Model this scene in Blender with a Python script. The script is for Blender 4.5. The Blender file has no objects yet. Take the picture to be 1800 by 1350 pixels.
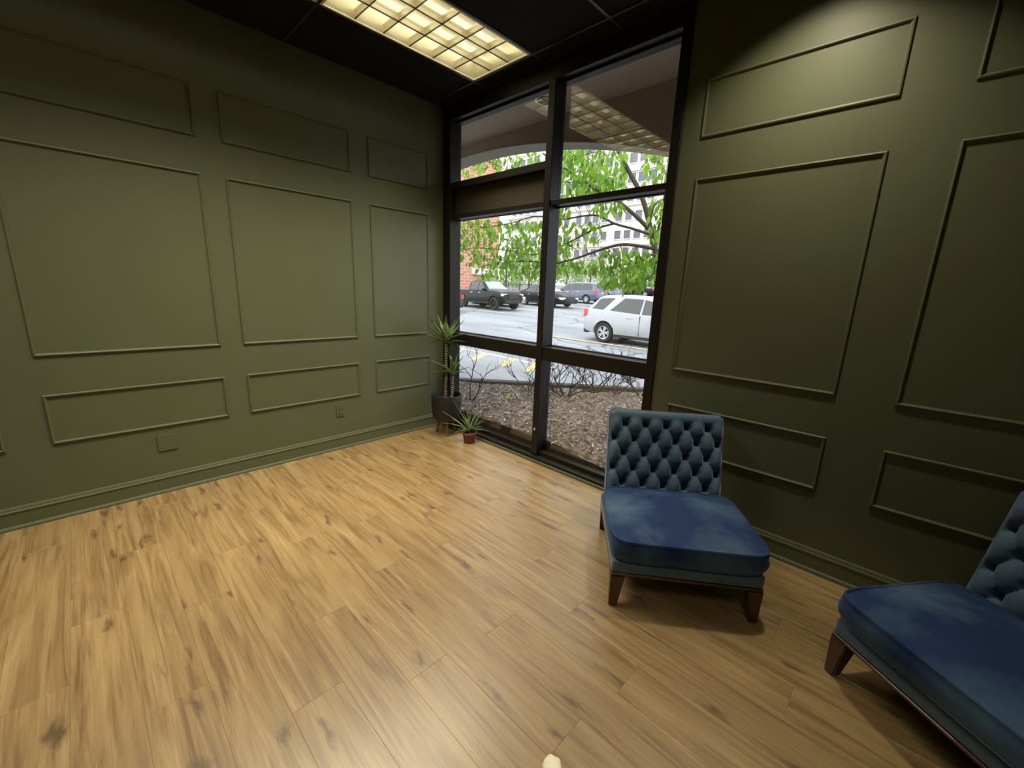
import bpy, bmesh, math, random
from mathutils import Vector, Matrix, noise as mnoise
random.seed(7)
PI = math.pi
SC = bpy.context.scene
COL = SC.collection

# ------------------------------------------------------------------ camera, world, exposure
F_PX = 729.686
CAM = Vector((3.63366, -2.70120, 1.5))
R_RT = Vector((0.7154083, 0.69778334, 0.0359079))
R_DN = Vector((0.18114905, -0.13559939, -0.97406254))
R_FW = Vector((-0.67481552, 0.7033571, -0.22341172))
cd = bpy.data.cameras.new('camera')
cd.sensor_fit = 'HORIZONTAL'; cd.sensor_width = 36.0; cd.lens = F_PX / 1800 * 36.0
cd.clip_start = 0.02; cd.clip_end = 600
cam = bpy.data.objects.new('camera', cd); COL.objects.link(cam)
m3 = Matrix((R_RT, -R_DN, -R_FW)).transposed()
cam.matrix_world = Matrix.Translation(CAM) @ m3.to_4x4()
SC.camera = cam
SC.view_settings.view_transform = 'Standard'; SC.view_settings.look = 'None'
SC.view_settings.exposure = 0.0; SC.view_settings.gamma = 1.0; SC.view_settings.use_curve_mapping = False
SKY_STRENGTH = 3.2
LAMP_A = 30.0        # watts of each ceiling light in the row by the left wall
LAMP_B = 13.0
LAMP_C = 23.0       # the light behind the camera
TUBE = 3.2
LAMP_COL = (1.0, 0.89, 0.67)
w = bpy.data.worlds.new('overcast_sky'); SC.world = w; w.use_nodes = True
nt = w.node_tree; bg = nt.nodes['Background']
tc = nt.nodes.new('ShaderNodeTexCoord'); nz = nt.nodes.new('ShaderNodeTexNoise'); nz.inputs['Scale'].default_value = 2.2
nz.inputs['Detail'].default_value = 5
rp = nt.nodes.new('ShaderNodeValToRGB')
rp.color_ramp.elements[0].position = 0.35; rp.color_ramp.elements[0].color = (0.74, 0.83, 0.97, 1)
rp.color_ramp.elements[1].position = 0.6; rp.color_ramp.elements[1].color = (0.97, 0.98, 1.0, 1)
nt.links.new(tc.outputs['Generated'], nz.inputs['Vector']); nt.links.new(nz.outputs['Fac'], rp.inputs['Fac'])
nt.links.new(rp.outputs['Color'], bg.inputs['Color']); bg.inputs['Strength'].default_value = SKY_STRENGTH
sl = bpy.data.lights.new('veiled_sun', 'SUN'); sl.energy = 1.1; sl.angle = math.radians(50); sl.color = (1, .97, .92)
so = bpy.data.objects.new('veiled_sun', sl); COL.objects.link(so); so.rotation_euler = (math.radians(35), math.radians(-10), 0); so.location = (0, 10, 30)
SC.cycles.use_denoising = True
SC.cycles.max_bounces = 10; SC.cycles.diffuse_bounces = 5; SC.cycles.glossy_bounces = 4; SC.cycles.transparent_max_bounces = 12
SC.cycles.sample_clamp_indirect = 6.0
SC.cycles.caustics_reflective = False; SC.cycles.caustics_refractive = False

# ------------------------------------------------------------------ photo to world helpers
def ray(u, v): return R_RT * ((u - 900) / F_PX) + R_DN * ((v - 675) / F_PX) + R_FW
def at(u, v, ax, val):
    d = ray(u, v); return CAM + d * ((val - CAM[ax]) / d[ax])
HX, HY = -0.6926, 0.7213
def lot_z(x, y):
    s = (x - CAM.x) * HX + (y - CAM.y) * HY
    return -0.3 + max(0.0, 0.035 * (s - 15.4))

# ------------------------------------------------------------------ materials
def mat(name): 
    m = bpy.data.materials.new(name); m.use_nodes = True
    return m, m.node_tree.nodes, m.node_tree.links, m.node_tree.nodes['Principled BSDF']
def plain(name, col, rough=0.5, metal=0.0, bump=0.0, bscale=80, var=0.0, vscale=6, coat=0.0, spec=0.5, **kw):
    m, n, l, b = mat(name)
    b.inputs['Base Color'].default_value = (*col, 1); b.inputs['Roughness'].default_value = rough; b.inputs['Metallic'].default_value = metal
    b.inputs['Coat Weight'].default_value = coat; b.inputs['Specular IOR Level'].default_value = spec
    t = n.new('ShaderNodeTexCoord')
    if var:
        nz = n.new('ShaderNodeTexNoise'); nz.inputs['Scale'].default_value = vscale; nz.inputs['Detail'].default_value = 4
        l.new(t.outputs['Object'], nz.inputs['Vector'])
        mx = n.new('ShaderNodeMix'); mx.data_type = 'RGBA'
        mx.inputs[6].default_value = (*[max(0, c * (1 - var)) for c in col], 1); mx.inputs[7].default_value = (*[c * (1 + var) for c in col], 1)
        l.new(nz.outputs['Fac'], mx.inputs[0]); l.new(mx.outputs[2], b.inputs['Base Color'])
    if bump:
        nb = n.new('ShaderNodeTexNoise'); nb.inputs['Scale'].default_value = bscale; nb.inputs['Detail'].default_value = 3
        l.new(t.outputs['Object'], nb.inputs['Vector'])
        bp = n.new('ShaderNodeBump'); bp.inputs['Strength'].default_value = bump; bp.inputs['Distance'].default_value = 0.01
        l.new(nb.outputs['Fac'], bp.inputs['Height']); l.new(bp.outputs['Normal'], b.inputs['Normal'])
    return m
M = {}
M['paint'] = plain('olive_paint', (0.102, 0.115, 0.063), 0.45, bump=0.06, bscale=260, var=0.06, vscale=3, spec=0.45)
M['trim_paint'] = plain('olive_trim_paint', (0.102, 0.115, 0.063), 0.5, spec=0.35)
M['bronze'] = plain('dark_bronze_metal', (0.014, 0.011, 0.009), 0.45, metal=0.0, var=0.1, spec=0.3)
M['bronze_panel'] = plain('bronze_panel', (0.050, 0.040, 0.026), 0.5, var=0.08)
M['tile'] = plain('black_ceiling_tile', (0.010, 0.010, 0.0095), 0.85, bump=0.9, bscale=70, var=0.35, vscale=50, spec=0.2)
M['tee'] = plain('charcoal_grid_metal', (0.060, 0.060, 0.055), 0.38, metal=0.6)
M['white_part'] = plain('cream_enamel', (0.86, 0.80, 0.58), 0.35)
M['reflector'] = plain('cream_reflector', (0.90, 0.85, 0.62), 0.30, metal=0.25)
M['dark_wood'] = plain('walnut_leg', (0.052, 0.020, 0.011), 0.32, var=0.3, vscale=25, coat=0.2)
M['black_pot'] = plain('black_pot', (0.012, 0.012, 0.013), 0.5, bump=0.05)
M['soil'] = plain('potting_soil', (0.012, 0.009, 0.007), 0.95, bump=1.0, bscale=120)
M['terracotta'] = plain('terracotta', (0.17, 0.065, 0.035), 0.8, var=0.18, vscale=20, bump=0.2)
M['teak'] = plain('teak_leg', (0.16, 0.075, 0.034), 0.45, var=0.25, vscale=30)
M['cloth'] = plain('cream_cloth', (0.86, 0.82, 0.66), 0.85, bump=0.3, bscale=200)
M['concrete'] = plain('pale_concrete', (0.40, 0.38, 0.36), 0.85, bump=0.4, bscale=25, var=0.15, vscale=4)
M['curb'] = plain('grey_curb', (0.07, 0.066, 0.066), 0.9, bump=0.3, bscale=30, var=0.2)
M['stucco'] = plain('taupe_stucco', (0.46, 0.39, 0.34), 0.9, bump=0.25, bscale=60, var=0.08)
M['yellow'] = plain('yellow_road_paint', (0.72, 0.58, 0.24), 0.7, var=0.15)
M['whiteline'] = plain('pale_road_paint', (0.78, 0.70, 0.55), 0.7, var=0.15)
M['bark'] = plain('grey_bark', (0.085, 0.068, 0.052), 0.85, bump=0.6, bscale=40, var=0.3, vscale=12)
M['twig'] = plain('brown_twig', (0.055, 0.038, 0.032), 0.85, var=0.3, vscale=12)
M['chips'] = plain('wood_chip', (0.27, 0.205, 0.165), 0.9, var=0.55, vscale=9)
M['trench'] = plain('damp_soil', (0.026, 0.023, 0.013), 0.9, var=0.25, vscale=8, bump=0.2, bscale=40)
M['tyre'] = plain('black_rubber', (0.022, 0.022, 0.022), 0.8)
M['alloy'] = plain('silver_alloy', (0.62, 0.63, 0.65), 0.3, metal=0.7)
M['blackalloy'] = plain('black_alloy', (0.02, 0.02, 0.02), 0.35, metal=0.4)
M['carglass'] = plain('tinted_car_glass', (0.060, 0.060, 0.064), 0.08, spec=0.8)
M['windshield'] = plain('pale_windscreen', (0.22, 0.28, 0.30), 0.05, spec=1.0, coat=1.0)
M['chrome'] = plain('chrome', (0.75, 0.76, 0.78), 0.18, metal=0.9)
M['taillamp'] = plain('red_lamp_lens', (0.72, 0.03, 0.04), 0.2, coat=0.5)
M['headlamp'] = plain('clear_lamp_lens', (0.75, 0.78, 0.80), 0.12, coat=0.6)
M['blackplastic'] = plain('black_plastic', (0.02, 0.02, 0.021), 0.55)
M['plate'] = plain('pale_blue_plate', (0.45, 0.62, 0.72), 0.5)
M['fence'] = plain('black_iron', (0.03, 0.03, 0.03), 0.6)
M['offwhite'] = plain('off_white_facade', (0.78, 0.72, 0.66), 0.85, var=0.05, vscale=0.3)
M['facade_trim'] = plain('facade_band', (0.66, 0.62, 0.57), 0.85)
M['win_dark'] = plain('far_window_glass', (0.16, 0.17, 0.20), 0.15)
M['awning'] = plain('white_awning', (0.85, 0.84, 0.82), 0.7)

def brick_mat():
    m, n, l, b = mat('orange_brick'); t = n.new('ShaderNodeTexCoord'); br = n.new('ShaderNodeTexBrick')
    sx = n.new('ShaderNodeSeparateXYZ'); cx = n.new('ShaderNodeCombineXYZ'); sm = n.new('ShaderNodeMath'); sm.operation = 'ADD'
    l.new(t.outputs['Object'], sx.inputs[0]); l.new(sx.outputs[0], sm.inputs[0]); l.new(sx.outputs[1], sm.inputs[1]); l.new(sm.outputs[0], cx.inputs[0]); l.new(sx.outputs[2], cx.inputs[1]); l.new(cx.outputs[0], br.inputs['Vector'])
    br.inputs['Color1'].default_value = (0.58, 0.24, 0.15, 1); br.inputs['Color2'].default_value = (0.68, 0.33, 0.21, 1); br.inputs['Mortar'].default_value = (0.70, 0.50, 0.40, 1)
    br.inputs['Scale'].default_value = 1.0; br.inputs['Brick Width'].default_value = 1.3; br.inputs['Row Height'].default_value = 0.42; br.inputs['Mortar Size'].default_value = 0.05
    l.new(br.outputs['Color'], b.inputs['Base Color']); b.inputs['Roughness'].default_value = 0.9
    return m
M['brick'] = brick_mat()

def asphalt():
    m, n, l, b = mat('worn_asphalt'); t = n.new('ShaderNodeTexCoord')
    a = n.new('ShaderNodeTexNoise'); a.inputs['Scale'].default_value = 0.35; a.inputs['Detail'].default_value = 8
    mp = n.new('ShaderNodeMapping'); mp.inputs['Scale'].default_value = (0.5, 1.6, 1)
    l.new(t.outputs['Object'], mp.inputs['Vector']); l.new(mp.outputs['Vector'], a.inputs['Vector'])
    r = n.new('ShaderNodeValToRGB'); r.color_ramp.elements[0].position = 0.3; r.color_ramp.elements[0].color = (0.20, 0.215, 0.24, 1)
    r.color_ramp.elements[1].position = 0.62; r.color_ramp.elements[1].color = (0.33, 0.345, 0.37, 1)
    l.new(a.outputs['Fac'], r.inputs['Fac'])
    v = n.new('ShaderNodeTexVoronoi'); v.feature = 'DISTANCE_TO_EDGE'; v.inputs['Scale'].default_value = 0.16
    d = n.new('ShaderNodeTexNoise'); d.inputs['Scale'].default_value = 0.5; d.inputs['Detail'].default_value = 5
    ad = n.new('ShaderNodeVectorMath'); ad.operation = 'ADD'
    l.new(t.outputs['Object'], d.inputs['Vector']); l.new(t.outputs['Object'], ad.inputs[0]); l.new(d.outputs['Color'], ad.inputs[1])
    l.new(ad.outputs[0], v.inputs['Vector'])
    lt = n.new('ShaderNodeMath'); lt.operation = 'LESS_THAN'; lt.inputs[1].default_value = 0.006
    l.new(v.outputs['Distance'], lt.inputs[0])
    mx = n.new('ShaderNodeMix'); mx.data_type = 'RGBA'; mx.inputs[7].default_value = (0.09, 0.095, 0.10, 1)
    l.new(lt.outputs[0], mx.inputs[0]); l.new(r.outputs['Color'], mx.inputs[6])
    l.new(mx.outputs[2], b.inputs['Base Color']); b.inputs['Roughness'].default_value = 0.75
    return m
M['asphalt'] = asphalt()

def mulch():
    m, n, l, b = mat('brown_mulch'); t = n.new('ShaderNodeTexCoord')
    a = n.new('ShaderNodeTexNoise'); a.inputs['Scale'].default_value = 26; a.inputs['Detail'].default_value = 6
    l.new(t.outputs['Object'], a.inputs['Vector'])
    r = n.new('ShaderNodeValToRGB'); e = r.color_ramp.elements
    e[0].position = 0.36; e[0].color = (0.08, 0.062, 0.054, 1); e[1].position = 0.70; e[1].color = (0.56, 0.46, 0.41, 1)
    k = e.new(0.55); k.color = (0.23, 0.18, 0.155, 1)
    l.new(a.outputs['Fac'], r.inputs['Fac']); l.new(r.outputs['Color'], b.inputs['Base Color']); b.inputs['Roughness'].default_value = 0.95
    bp = n.new('ShaderNodeBump'); bp.inputs['Strength'].default_value = 0.9; bp.inputs['Distance'].default_value = 0.03
    l.new(a.outputs['Fac'], bp.inputs['Height']); l.new(bp.outputs['Normal'], b.inputs['Normal'])
    return m
M['mulch'] = mulch()

def leafmat(name, c1, c2, trans=0.45, rough=0.45):
    m, n, l, b = mat(name); oi = n.new('ShaderNodeObjectInfo'); t = n.new('ShaderNodeTexCoord')
    nz = n.new('ShaderNodeTexNoise'); nz.inputs['Scale'].default_value = 3.0; l.new(t.outputs['Object'], nz.inputs['Vector'])
    geo = n.new('ShaderNodeNewGeometry')
    mx = n.new('ShaderNodeMix'); mx.data_type = 'RGBA'; mx.inputs[6].default_value = (*c1, 1); mx.inputs[7].default_value = (*c2, 1)
    ad = n.new('ShaderNodeMath'); ad.operation = 'FRACT'; a2 = n.new('ShaderNodeMath'); a2.operation = 'ADD'
    l.new(oi.outputs['Random'], a2.inputs[0]); l.new(geo.outputs['Random Per Island'], a2.inputs[1]); l.new(a2.outputs[0], ad.inputs[0])
    l.new(ad.outputs[0], mx.inputs[0]); l.new(mx.outputs[2], b.inputs['Base Color']); b.inputs['Roughness'].default_value = rough
    if trans:
        tr = n.new('ShaderNodeBsdfTranslucent'); l.new(mx.outputs[2], tr.inputs['Color'])
        ms = n.new('ShaderNodeMixShader'); ms.inputs[0].default_value = trans
        l.new(b.outputs[0], ms.inputs[1]); l.new(tr.outputs[0], ms.inputs[2]); l.new(ms.outputs[0], n['Material Output'].inputs['Surface'])
    return m
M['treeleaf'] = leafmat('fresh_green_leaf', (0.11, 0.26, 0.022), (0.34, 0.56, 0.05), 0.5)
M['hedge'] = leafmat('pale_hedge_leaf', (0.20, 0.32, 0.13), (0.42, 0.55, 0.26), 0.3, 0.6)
M['yucca'] = leafmat('yucca_leaf', (0.120, 0.200, 0.060), (0.260, 0.340, 0.120), 0.2)
M['aloe'] = leafmat('aloe_leaf', (0.13, 0.20, 0.085), (0.27, 0.34, 0.16), 0.1)
M['weed'] = leafmat('lime_weed_leaf', (0.45, 0.75, 0.08), (0.60, 0.85, 0.15), 0.3)

def canemat():
    m, n, l, b = mat('ringed_cane'); t = n.new('ShaderNodeTexCoord')
    wv = n.new('ShaderNodeTexWave'); wv.bands_direction = 'Z'; wv.inputs['Scale'].default_value = 14; wv.inputs['Distortion'].default_value = 2.5
    wv.inputs['Detail Scale'].default_value = 6
    l.new(t.outputs['Object'], wv.inputs['Vector'])
    r = n.new('ShaderNodeValToRGB'); r.color_ramp.elements[0].position = 0.25; r.color_ramp.elements[0].color = (0.035, 0.030, 0.018, 1)
    r.color_ramp.elements[1].position = 0.8; r.color_ramp.elements[1].color = (0.30, 0.27, 0.20, 1)
    l.new(wv.outputs['Fac'], r.inputs['Fac']); l.new(r.outputs['Color'], b.inputs['Base Color']); b.inputs['Roughness'].default_value = 0.85
    return m
M['cane'] = canemat()

def velvet(name, deep, nap, strength=0.5):
    m, n, l, b = mat(name); t = n.new('ShaderNodeTexCoord')
    a = n.new('ShaderNodeTexNoise'); a.inputs['Scale'].default_value = 3.2; a.inputs['Detail'].default_value = 4; a.inputs['Roughness'].default_value = 0.6
    l.new(t.outputs['Object'], a.inputs['Vector'])
    r = n.new('ShaderNodeValToRGB'); r.color_ramp.elements[0].position = 0.40; r.color_ramp.elements[0].color = (*deep, 1)
    r.color_ramp.elements[1].position = 0.66; r.color_ramp.elements[1].color = (*nap, 1)
    l.new(a.outputs['Fac'], r.inputs['Fac']); l.new(r.outputs['Color'], b.inputs['Base Color'])
    b.inputs['Roughness'].default_value = 0.75; b.inputs['Specular IOR Level'].default_value = 0.25
    b.inputs['Sheen Weight'].default_value = strength; b.inputs['Sheen Roughness'].default_value = 0.35; b.inputs['Sheen Tint'].default_value = (0.55, 0.72, 1.0, 1)
    nb = n.new('ShaderNodeTexNoise'); nb.inputs['Scale'].default_value = 220; l.new(t.outputs['Object'], nb.inputs['Vector'])
    bp = n.new('ShaderNodeBump'); bp.inputs['Strength'].default_value = 0.08; bp.inputs['Distance'].default_value = 0.005
    l.new(nb.outputs['Fac'], bp.inputs['Height']); l.new(bp.outputs['Normal'], b.inputs['Normal'])
    return m
M['velvet_seat'] = velvet('blue_velvet_seat', (0.011, 0.032, 0.112), (0.060, 0.118, 0.200), 0.35)
M['velvet_back'] = velvet('blue_velvet_back', (0.066, 0.112, 0.178), (0.090, 0.146, 0.220), 0.6)

def woodfloor():
    m, n, l, b = mat('oak_plank')
    t = n.new('ShaderNodeTexCoord'); oi = n.new('ShaderNodeObjectInfo')
    sc = n.new('ShaderNodeVectorMath'); sc.operation = 'SCALE'; sc.inputs[0].default_value = (37.0, 91.0, 53.0); l.new(oi.outputs['Random'], sc.inputs['Scale'])
    ad = n.new('ShaderNodeVectorMath'); ad.operation = 'ADD'; l.new(t.outputs['Object'], ad.inputs[0]); l.new(sc.outputs[0], ad.inputs[1])
    def noise(scale, s=1.0, detail=5, dist=0.0, rough=0.55):
        mp = n.new('ShaderNodeMapping'); mp.inputs['Scale'].default_value = scale; l.new(ad.outputs[0], mp.inputs['Vector'])
        z = n.new('ShaderNodeTexNoise'); z.inputs['Scale'].default_value = s; z.inputs['Detail'].default_value = detail; z.inputs['Distortion'].default_value = dist; z.inputs['Roughness'].default_value = rough
        l.new(mp.outputs['Vector'], z.inputs['Vector']); return z
    g = noise((1.3, 19, 1), 1.0, 8, 1.3, 0.62); fine = noise((5, 150, 1), 1.0, 3); lay = noise((0.9, 5.0, 1), 1.0, 3, 1.4)
    r = n.new('ShaderNodeValToRGB'); e = r.color_ramp.elements
    e[0].position = 0.28; e[0].color = (0.190, 0.108, 0.040, 1); e[1].position = 0.72; e[1].color = (0.530, 0.375, 0.180, 1)
    k = e.new(0.50); k.color = (0.385, 0.255, 0.112, 1)
    l.new(g.outputs['Fac'], r.inputs['Fac'])
    # broad pale bands
    m1 = n.new('ShaderNodeMix'); m1.data_type = 'RGBA'; m1.inputs[7].default_value = (0.47, 0.320, 0.140, 1)
    mr = n.new('ShaderNodeMapRange'); mr.inputs[1].default_value = 0.5; mr.inputs[2].default_value = 0.75; mr.inputs[4].default_value = 0.55
    l.new(lay.outputs['Fac'], mr.inputs[0]); l.new(mr.outputs[0], m1.inputs[0]); l.new(r.outputs['Color'], m1.inputs[6])
    # fine grain
    m2 = n.new('ShaderNodeMix'); m2.data_type = 'RGBA'; m2.blend_type = 'MULTIPLY'; m2.inputs[0].default_value = 0.46
    l.new(m1.outputs[2], m2.inputs[6]); l.new(fine.outputs['Fac'], m2.inputs[7])
    # thin dark checks
    ck = noise((1.5, 30, 1), 1.0, 8, 0.9, 0.70)
    mk = n.new('ShaderNodeMapRange'); mk.inputs[1].default_value = 0.57; mk.inputs[2].default_value = 0.68; mk.inputs[4].default_value = 0.75; l.new(ck.outputs['Fac'], mk.inputs[0])
    m3 = n.new('ShaderNodeMix'); m3.data_type = 'RGBA'; m3.inputs[7].default_value = (0.15, 0.083, 0.034, 1); l.new(mk.outputs[0], m3.inputs[0]); l.new(m2.outputs[2], m3.inputs[6])
    # knots
    mp = n.new('ShaderNodeMapping'); mp.inputs['Scale'].default_value = (3.4, 11.0, 1); l.new(ad.outputs[0], mp.inputs['Vector'])
    wob = noise((7, 16, 1), 1.0, 3)
    av = n.new('ShaderNodeVectorMath'); av.operation = 'MULTIPLY_ADD'; av.inputs[1].default_value = (1.0, 1.2, 0); l.new(wob.outputs['Color'], av.inputs[0]); l.new(mp.outputs['Vector'], av.inputs[2])
    vo = n.new('ShaderNodeTexVoronoi'); vo.voronoi_dimensions = '2D'; vo.inputs['Scale'].default_value = 1.0; l.new(av.outputs[0], vo.inputs['Vector'])
    kd = n.new('ShaderNodeMapRange'); kd.inputs[1].default_value = 0.02; kd.inputs[2].default_value = 0.26; kd.inputs[3].default_value = 0.85; kd.inputs[4].default_value = 0.0; l.new(vo.outputs['Distance'], kd.inputs[0])
    sp = n.new('ShaderNodeSeparateColor'); l.new(vo.outputs['Color'], sp.inputs[0])
    th = n.new('ShaderNodeMath'); th.operation = 'GREATER_THAN'; th.inputs[1].default_value = 0.77; l.new(sp.outputs[0], th.inputs[0])
    mu = n.new('ShaderNodeMath'); mu.operation = 'MULTIPLY'; l.new(kd.outputs[0], mu.inputs[0]); l.new(th.outputs[0], mu.inputs[1])
    m4 = n.new('ShaderNodeMix'); m4.data_type = 'RGBA'; m4.inputs[7].default_value = (0.085, 0.048, 0.022, 1); l.new(mu.outputs[0], m4.inputs[0]); l.new(m3.outputs[2], m4.inputs[6])
    # plank to plank tint
    hs = n.new('ShaderNodeHueSaturation'); mv = n.new('ShaderNodeMapRange'); mv.inputs[3].default_value = 0.82; mv.inputs[4].default_value = 0.90
    l.new(oi.outputs['Random'], mv.inputs[0]); l.new(mv.outputs[0], hs.inputs['Value']); l.new(m4.outputs[2], hs.inputs['Color'])
    l.new(hs.outputs['Color'], b.inputs['Base Color'])
    b.inputs['Roughness'].default_value = 0.34; b.inputs['Specular IOR Level'].default_value = 0.8; b.inputs['Coat Weight'].default_value = 0.1; b.inputs['Coat Roughness'].default_value = 0.3
    bp = n.new('ShaderNodeBump'); bp.inputs['Strength'].default_value = 0.12; bp.inputs['Distance'].default_value = 0.004; l.new(g.outputs['Fac'], bp.inputs['Height']); l.new(bp.outputs['Normal'], b.inputs['Normal'])
    return m
M['oak'] = woodfloor()
M['gap'] = plain('plank_joint', (0.33, 0.21, 0.10), 0.8)

def glassmat():
    m, n, l, b = mat('window_glass'); n.remove(b)
    tr = n.new('ShaderNodeBsdfTransparent'); tr.inputs['Color'].default_value = (0.97, 0.98, 0.97, 1)
    gl = n.new('ShaderNodeBsdfGlossy'); gl.inputs['Roughness'].default_value = 0.0
    ge = n.new('ShaderNodeNewGeometry'); dt = n.new('ShaderNodeVectorMath'); dt.operation = 'DOT_PRODUCT'; l.new(ge.outputs['Normal'], dt.inputs[0]); l.new(ge.outputs['Incoming'], dt.inputs[1])
    ab = n.new('ShaderNodeMath'); ab.operation = 'ABSOLUTE'; l.new(dt.outputs['Value'], ab.inputs[0])
    om = n.new('ShaderNodeMath'); om.operation = 'SUBTRACT'; om.inputs[0].default_value = 1.0; l.new(ab.outputs[0], om.inputs[1])
    pw = n.new('ShaderNodeMath'); pw.operation = 'POWER'; pw.inputs[1].default_value = 5.0; l.new(om.outputs[0], pw.inputs[0])
    ma = n.new('ShaderNodeMath'); ma.operation = 'MULTIPLY_ADD'; ma.inputs[1].default_value = 0.89; ma.inputs[2].default_value = 0.10; l.new(pw.outputs[0], ma.inputs[0])
    mx = n.new('ShaderNodeMixShader'); l.new(ma.outputs[0], mx.inputs[0]); l.new(tr.outputs[0], mx.inputs[1]); l.new(gl.outputs[0], mx.inputs[2])
    l.new(mx.outputs[0], n['Material Output'].inputs['Surface']); return m
M['glass'] = glassmat()

def tubemat():
    m, n, l, b = mat('lit_tube'); b.inputs['Emission Color'].default_value = (1.0, 0.93, 0.72, 1); b.inputs['Emission Strength'].default_value = TUBE
    return m
M['tube'] = tubemat()
def carpaint(name, c, rough=0.25, metal=0.2): return plain(name, c, rough, metal=metal, coat=0.7)

# ------------------------------------------------------------------ mesh helpers
def link(name, me, m=None, parent=None, loc=None, rotz=None):
    o = bpy.data.objects.new(name, me); COL.objects.link(o)
    if m is not None and me is not None and not me.materials: me.materials.append(m)
    if parent is not None: o.parent = parent
    if loc is not None: o.location = loc
    if rotz is not None: o.rotation_euler = (0, 0, rotz)
    return o
def thing(name, label, cat, loc=(0, 0, 0), rotz=0.0, group=None):
    o = bpy.data.objects.new(name, None); COL.objects.link(o); o.location = loc; o.rotation_euler = (0, 0, rotz); o.empty_display_size = 0.1
    o['label'] = label; o['category'] = cat
    if group: o['group'] = group
    return o
def tag(o, label, cat, group=None):
    o['label'] = label; o['category'] = cat
    if group: o['group'] = group
    return o
def struct(o): o['kind'] = 'structure'; return o
def stuff(o): o['kind'] = 'stuff'; return o
def to_mesh(name, bm, smooth=False, auto=None):
    bmesh.ops.recalc_face_normals(bm, faces=bm.faces)
    me = bpy.data.meshes.new(name); bm.to_mesh(me); bm.free()
    if smooth:
        for p in me.polygons: p.use_smooth = True
    if auto is not None:
        me.shade_smooth() if hasattr(me, 'shade_smooth') else None
        try: me.set_sharp_from_angle(angle=auto)
        except Exception: pass
    return me
def raw(name, v, f, smooth=False):
    me = bpy.data.meshes.new(name); me.from_pydata([tuple(p) for p in v], [], f); me.update()
    if smooth:
        for p in me.polygons: p.use_smooth = True
    return me
def add_box(bm, a, b, bev=0.0, seg=2):
    x0, y0, z0 = a; x1, y1, z1 = b
    vs = [bm.verts.new(p) for p in ((x0,y0,z0),(x1,y0,z0),(x1,y1,z0),(x0,y1,z0),(x0,y0,z1),(x1,y0,z1),(x1,y1,z1),(x0,y1,z1))]
    fs = [bm.faces.new([vs[i] for i in q]) for q in ((0,3,2,1),(4,5,6,7),(0,1,5,4),(1,2,6,5),(2,3,7,6),(3,0,4,7))]
    if bev:
        es = list({e for f in fs for e in f.edges})
        bmesh.ops.bevel(bm, geom=es, offset=bev, segments=seg, affect='EDGES', profile=0.7)
def boxm(name, a, b, bev=0.0, seg=2, smooth=False):
    bm = bmesh.new(); add_box(bm, a, b, bev, seg); return to_mesh(name, bm, smooth, auto=math.radians(40) if smooth else None)
def add_tube(bm, pts, radii, n=8, cap=True):
    pts = [Vector(p) for p in pts]; rings = []
    if not hasattr(radii, '__len__'): radii = [radii] * len(pts)
    prev = None
    for i, p in enumerate(pts):
        d = (pts[min(i + 1, len(pts) - 1)] - pts[max(i - 1, 0)]).normalized()
        if prev is None:
            a = d.orthogonal().normalized()
        else:
            a = (prev - d * prev.dot(d)); a = a.normalized() if a.length > 1e-6 else d.orthogonal().normalized()
        prev = a; b = d.cross(a)
        rings.append([bm.verts.new(p + (a * math.cos(2 * PI * k / n) + b * math.sin(2 * PI * k / n)) * radii[i]) for k in range(n)])
    for i in range(len(rings) - 1):
        for k in range(n):
            bm.faces.new((rings[i][k], rings[i][(k + 1) % n], rings[i + 1][(k + 1) % n], rings[i + 1][k]))
    if cap:
        bm.faces.new(rings[0][::-1]); bm.faces.new(rings[-1])
def tubem(name, pts, radii, n=8, smooth=True):
    bm = bmesh.new(); add_tube(bm, pts, radii, n); return to_mesh(name, bm, False, auto=math.radians(50) if smooth else None)
def lathem(name, prof, n=32, auto=40):
    bm = bmesh.new(); rings = []
    for r, z in prof:
        if r < 1e-6: rings.append([bm.verts.new((0, 0, z))])
        else: rings.append([bm.verts.new((r * math.cos(2 * PI * k / n), r * math.sin(2 * PI * k / n), z)) for k in range(n)])
    for a, b in zip(rings, rings[1:]):
        for k in range(n):
            q = [a[k % len(a)], a[(k + 1) % n % len(a)], b[(k + 1) % n % len(b)], b[k % len(b)]]
            u = []
            for x in q:
                if x not in u: u.append(x)
            if len(u) > 2: bm.faces.new(u)
    return to_mesh(name, bm, False, auto=math.radians(auto))
def smoothpath(pts, k=4):
    pts = [Vector(p) for p in pts]; out = []
    for i in range(len(pts) - 1):
        p0 = pts[max(i - 1, 0)]; p1 = pts[i]; p2 = pts[i + 1]; p3 = pts[min(i + 2, len(pts) - 1)]
        for j in range(k):
            t = j / k
            out.append(0.5 * ((2 * p1) + (p2 - p0) * t + (2 * p0 - 5 * p1 + 4 * p2 - p3) * t * t + (3 * p1 - p0 - 3 * p2 + p3) * t ** 3))
    out.append(pts[-1]); return out

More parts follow.
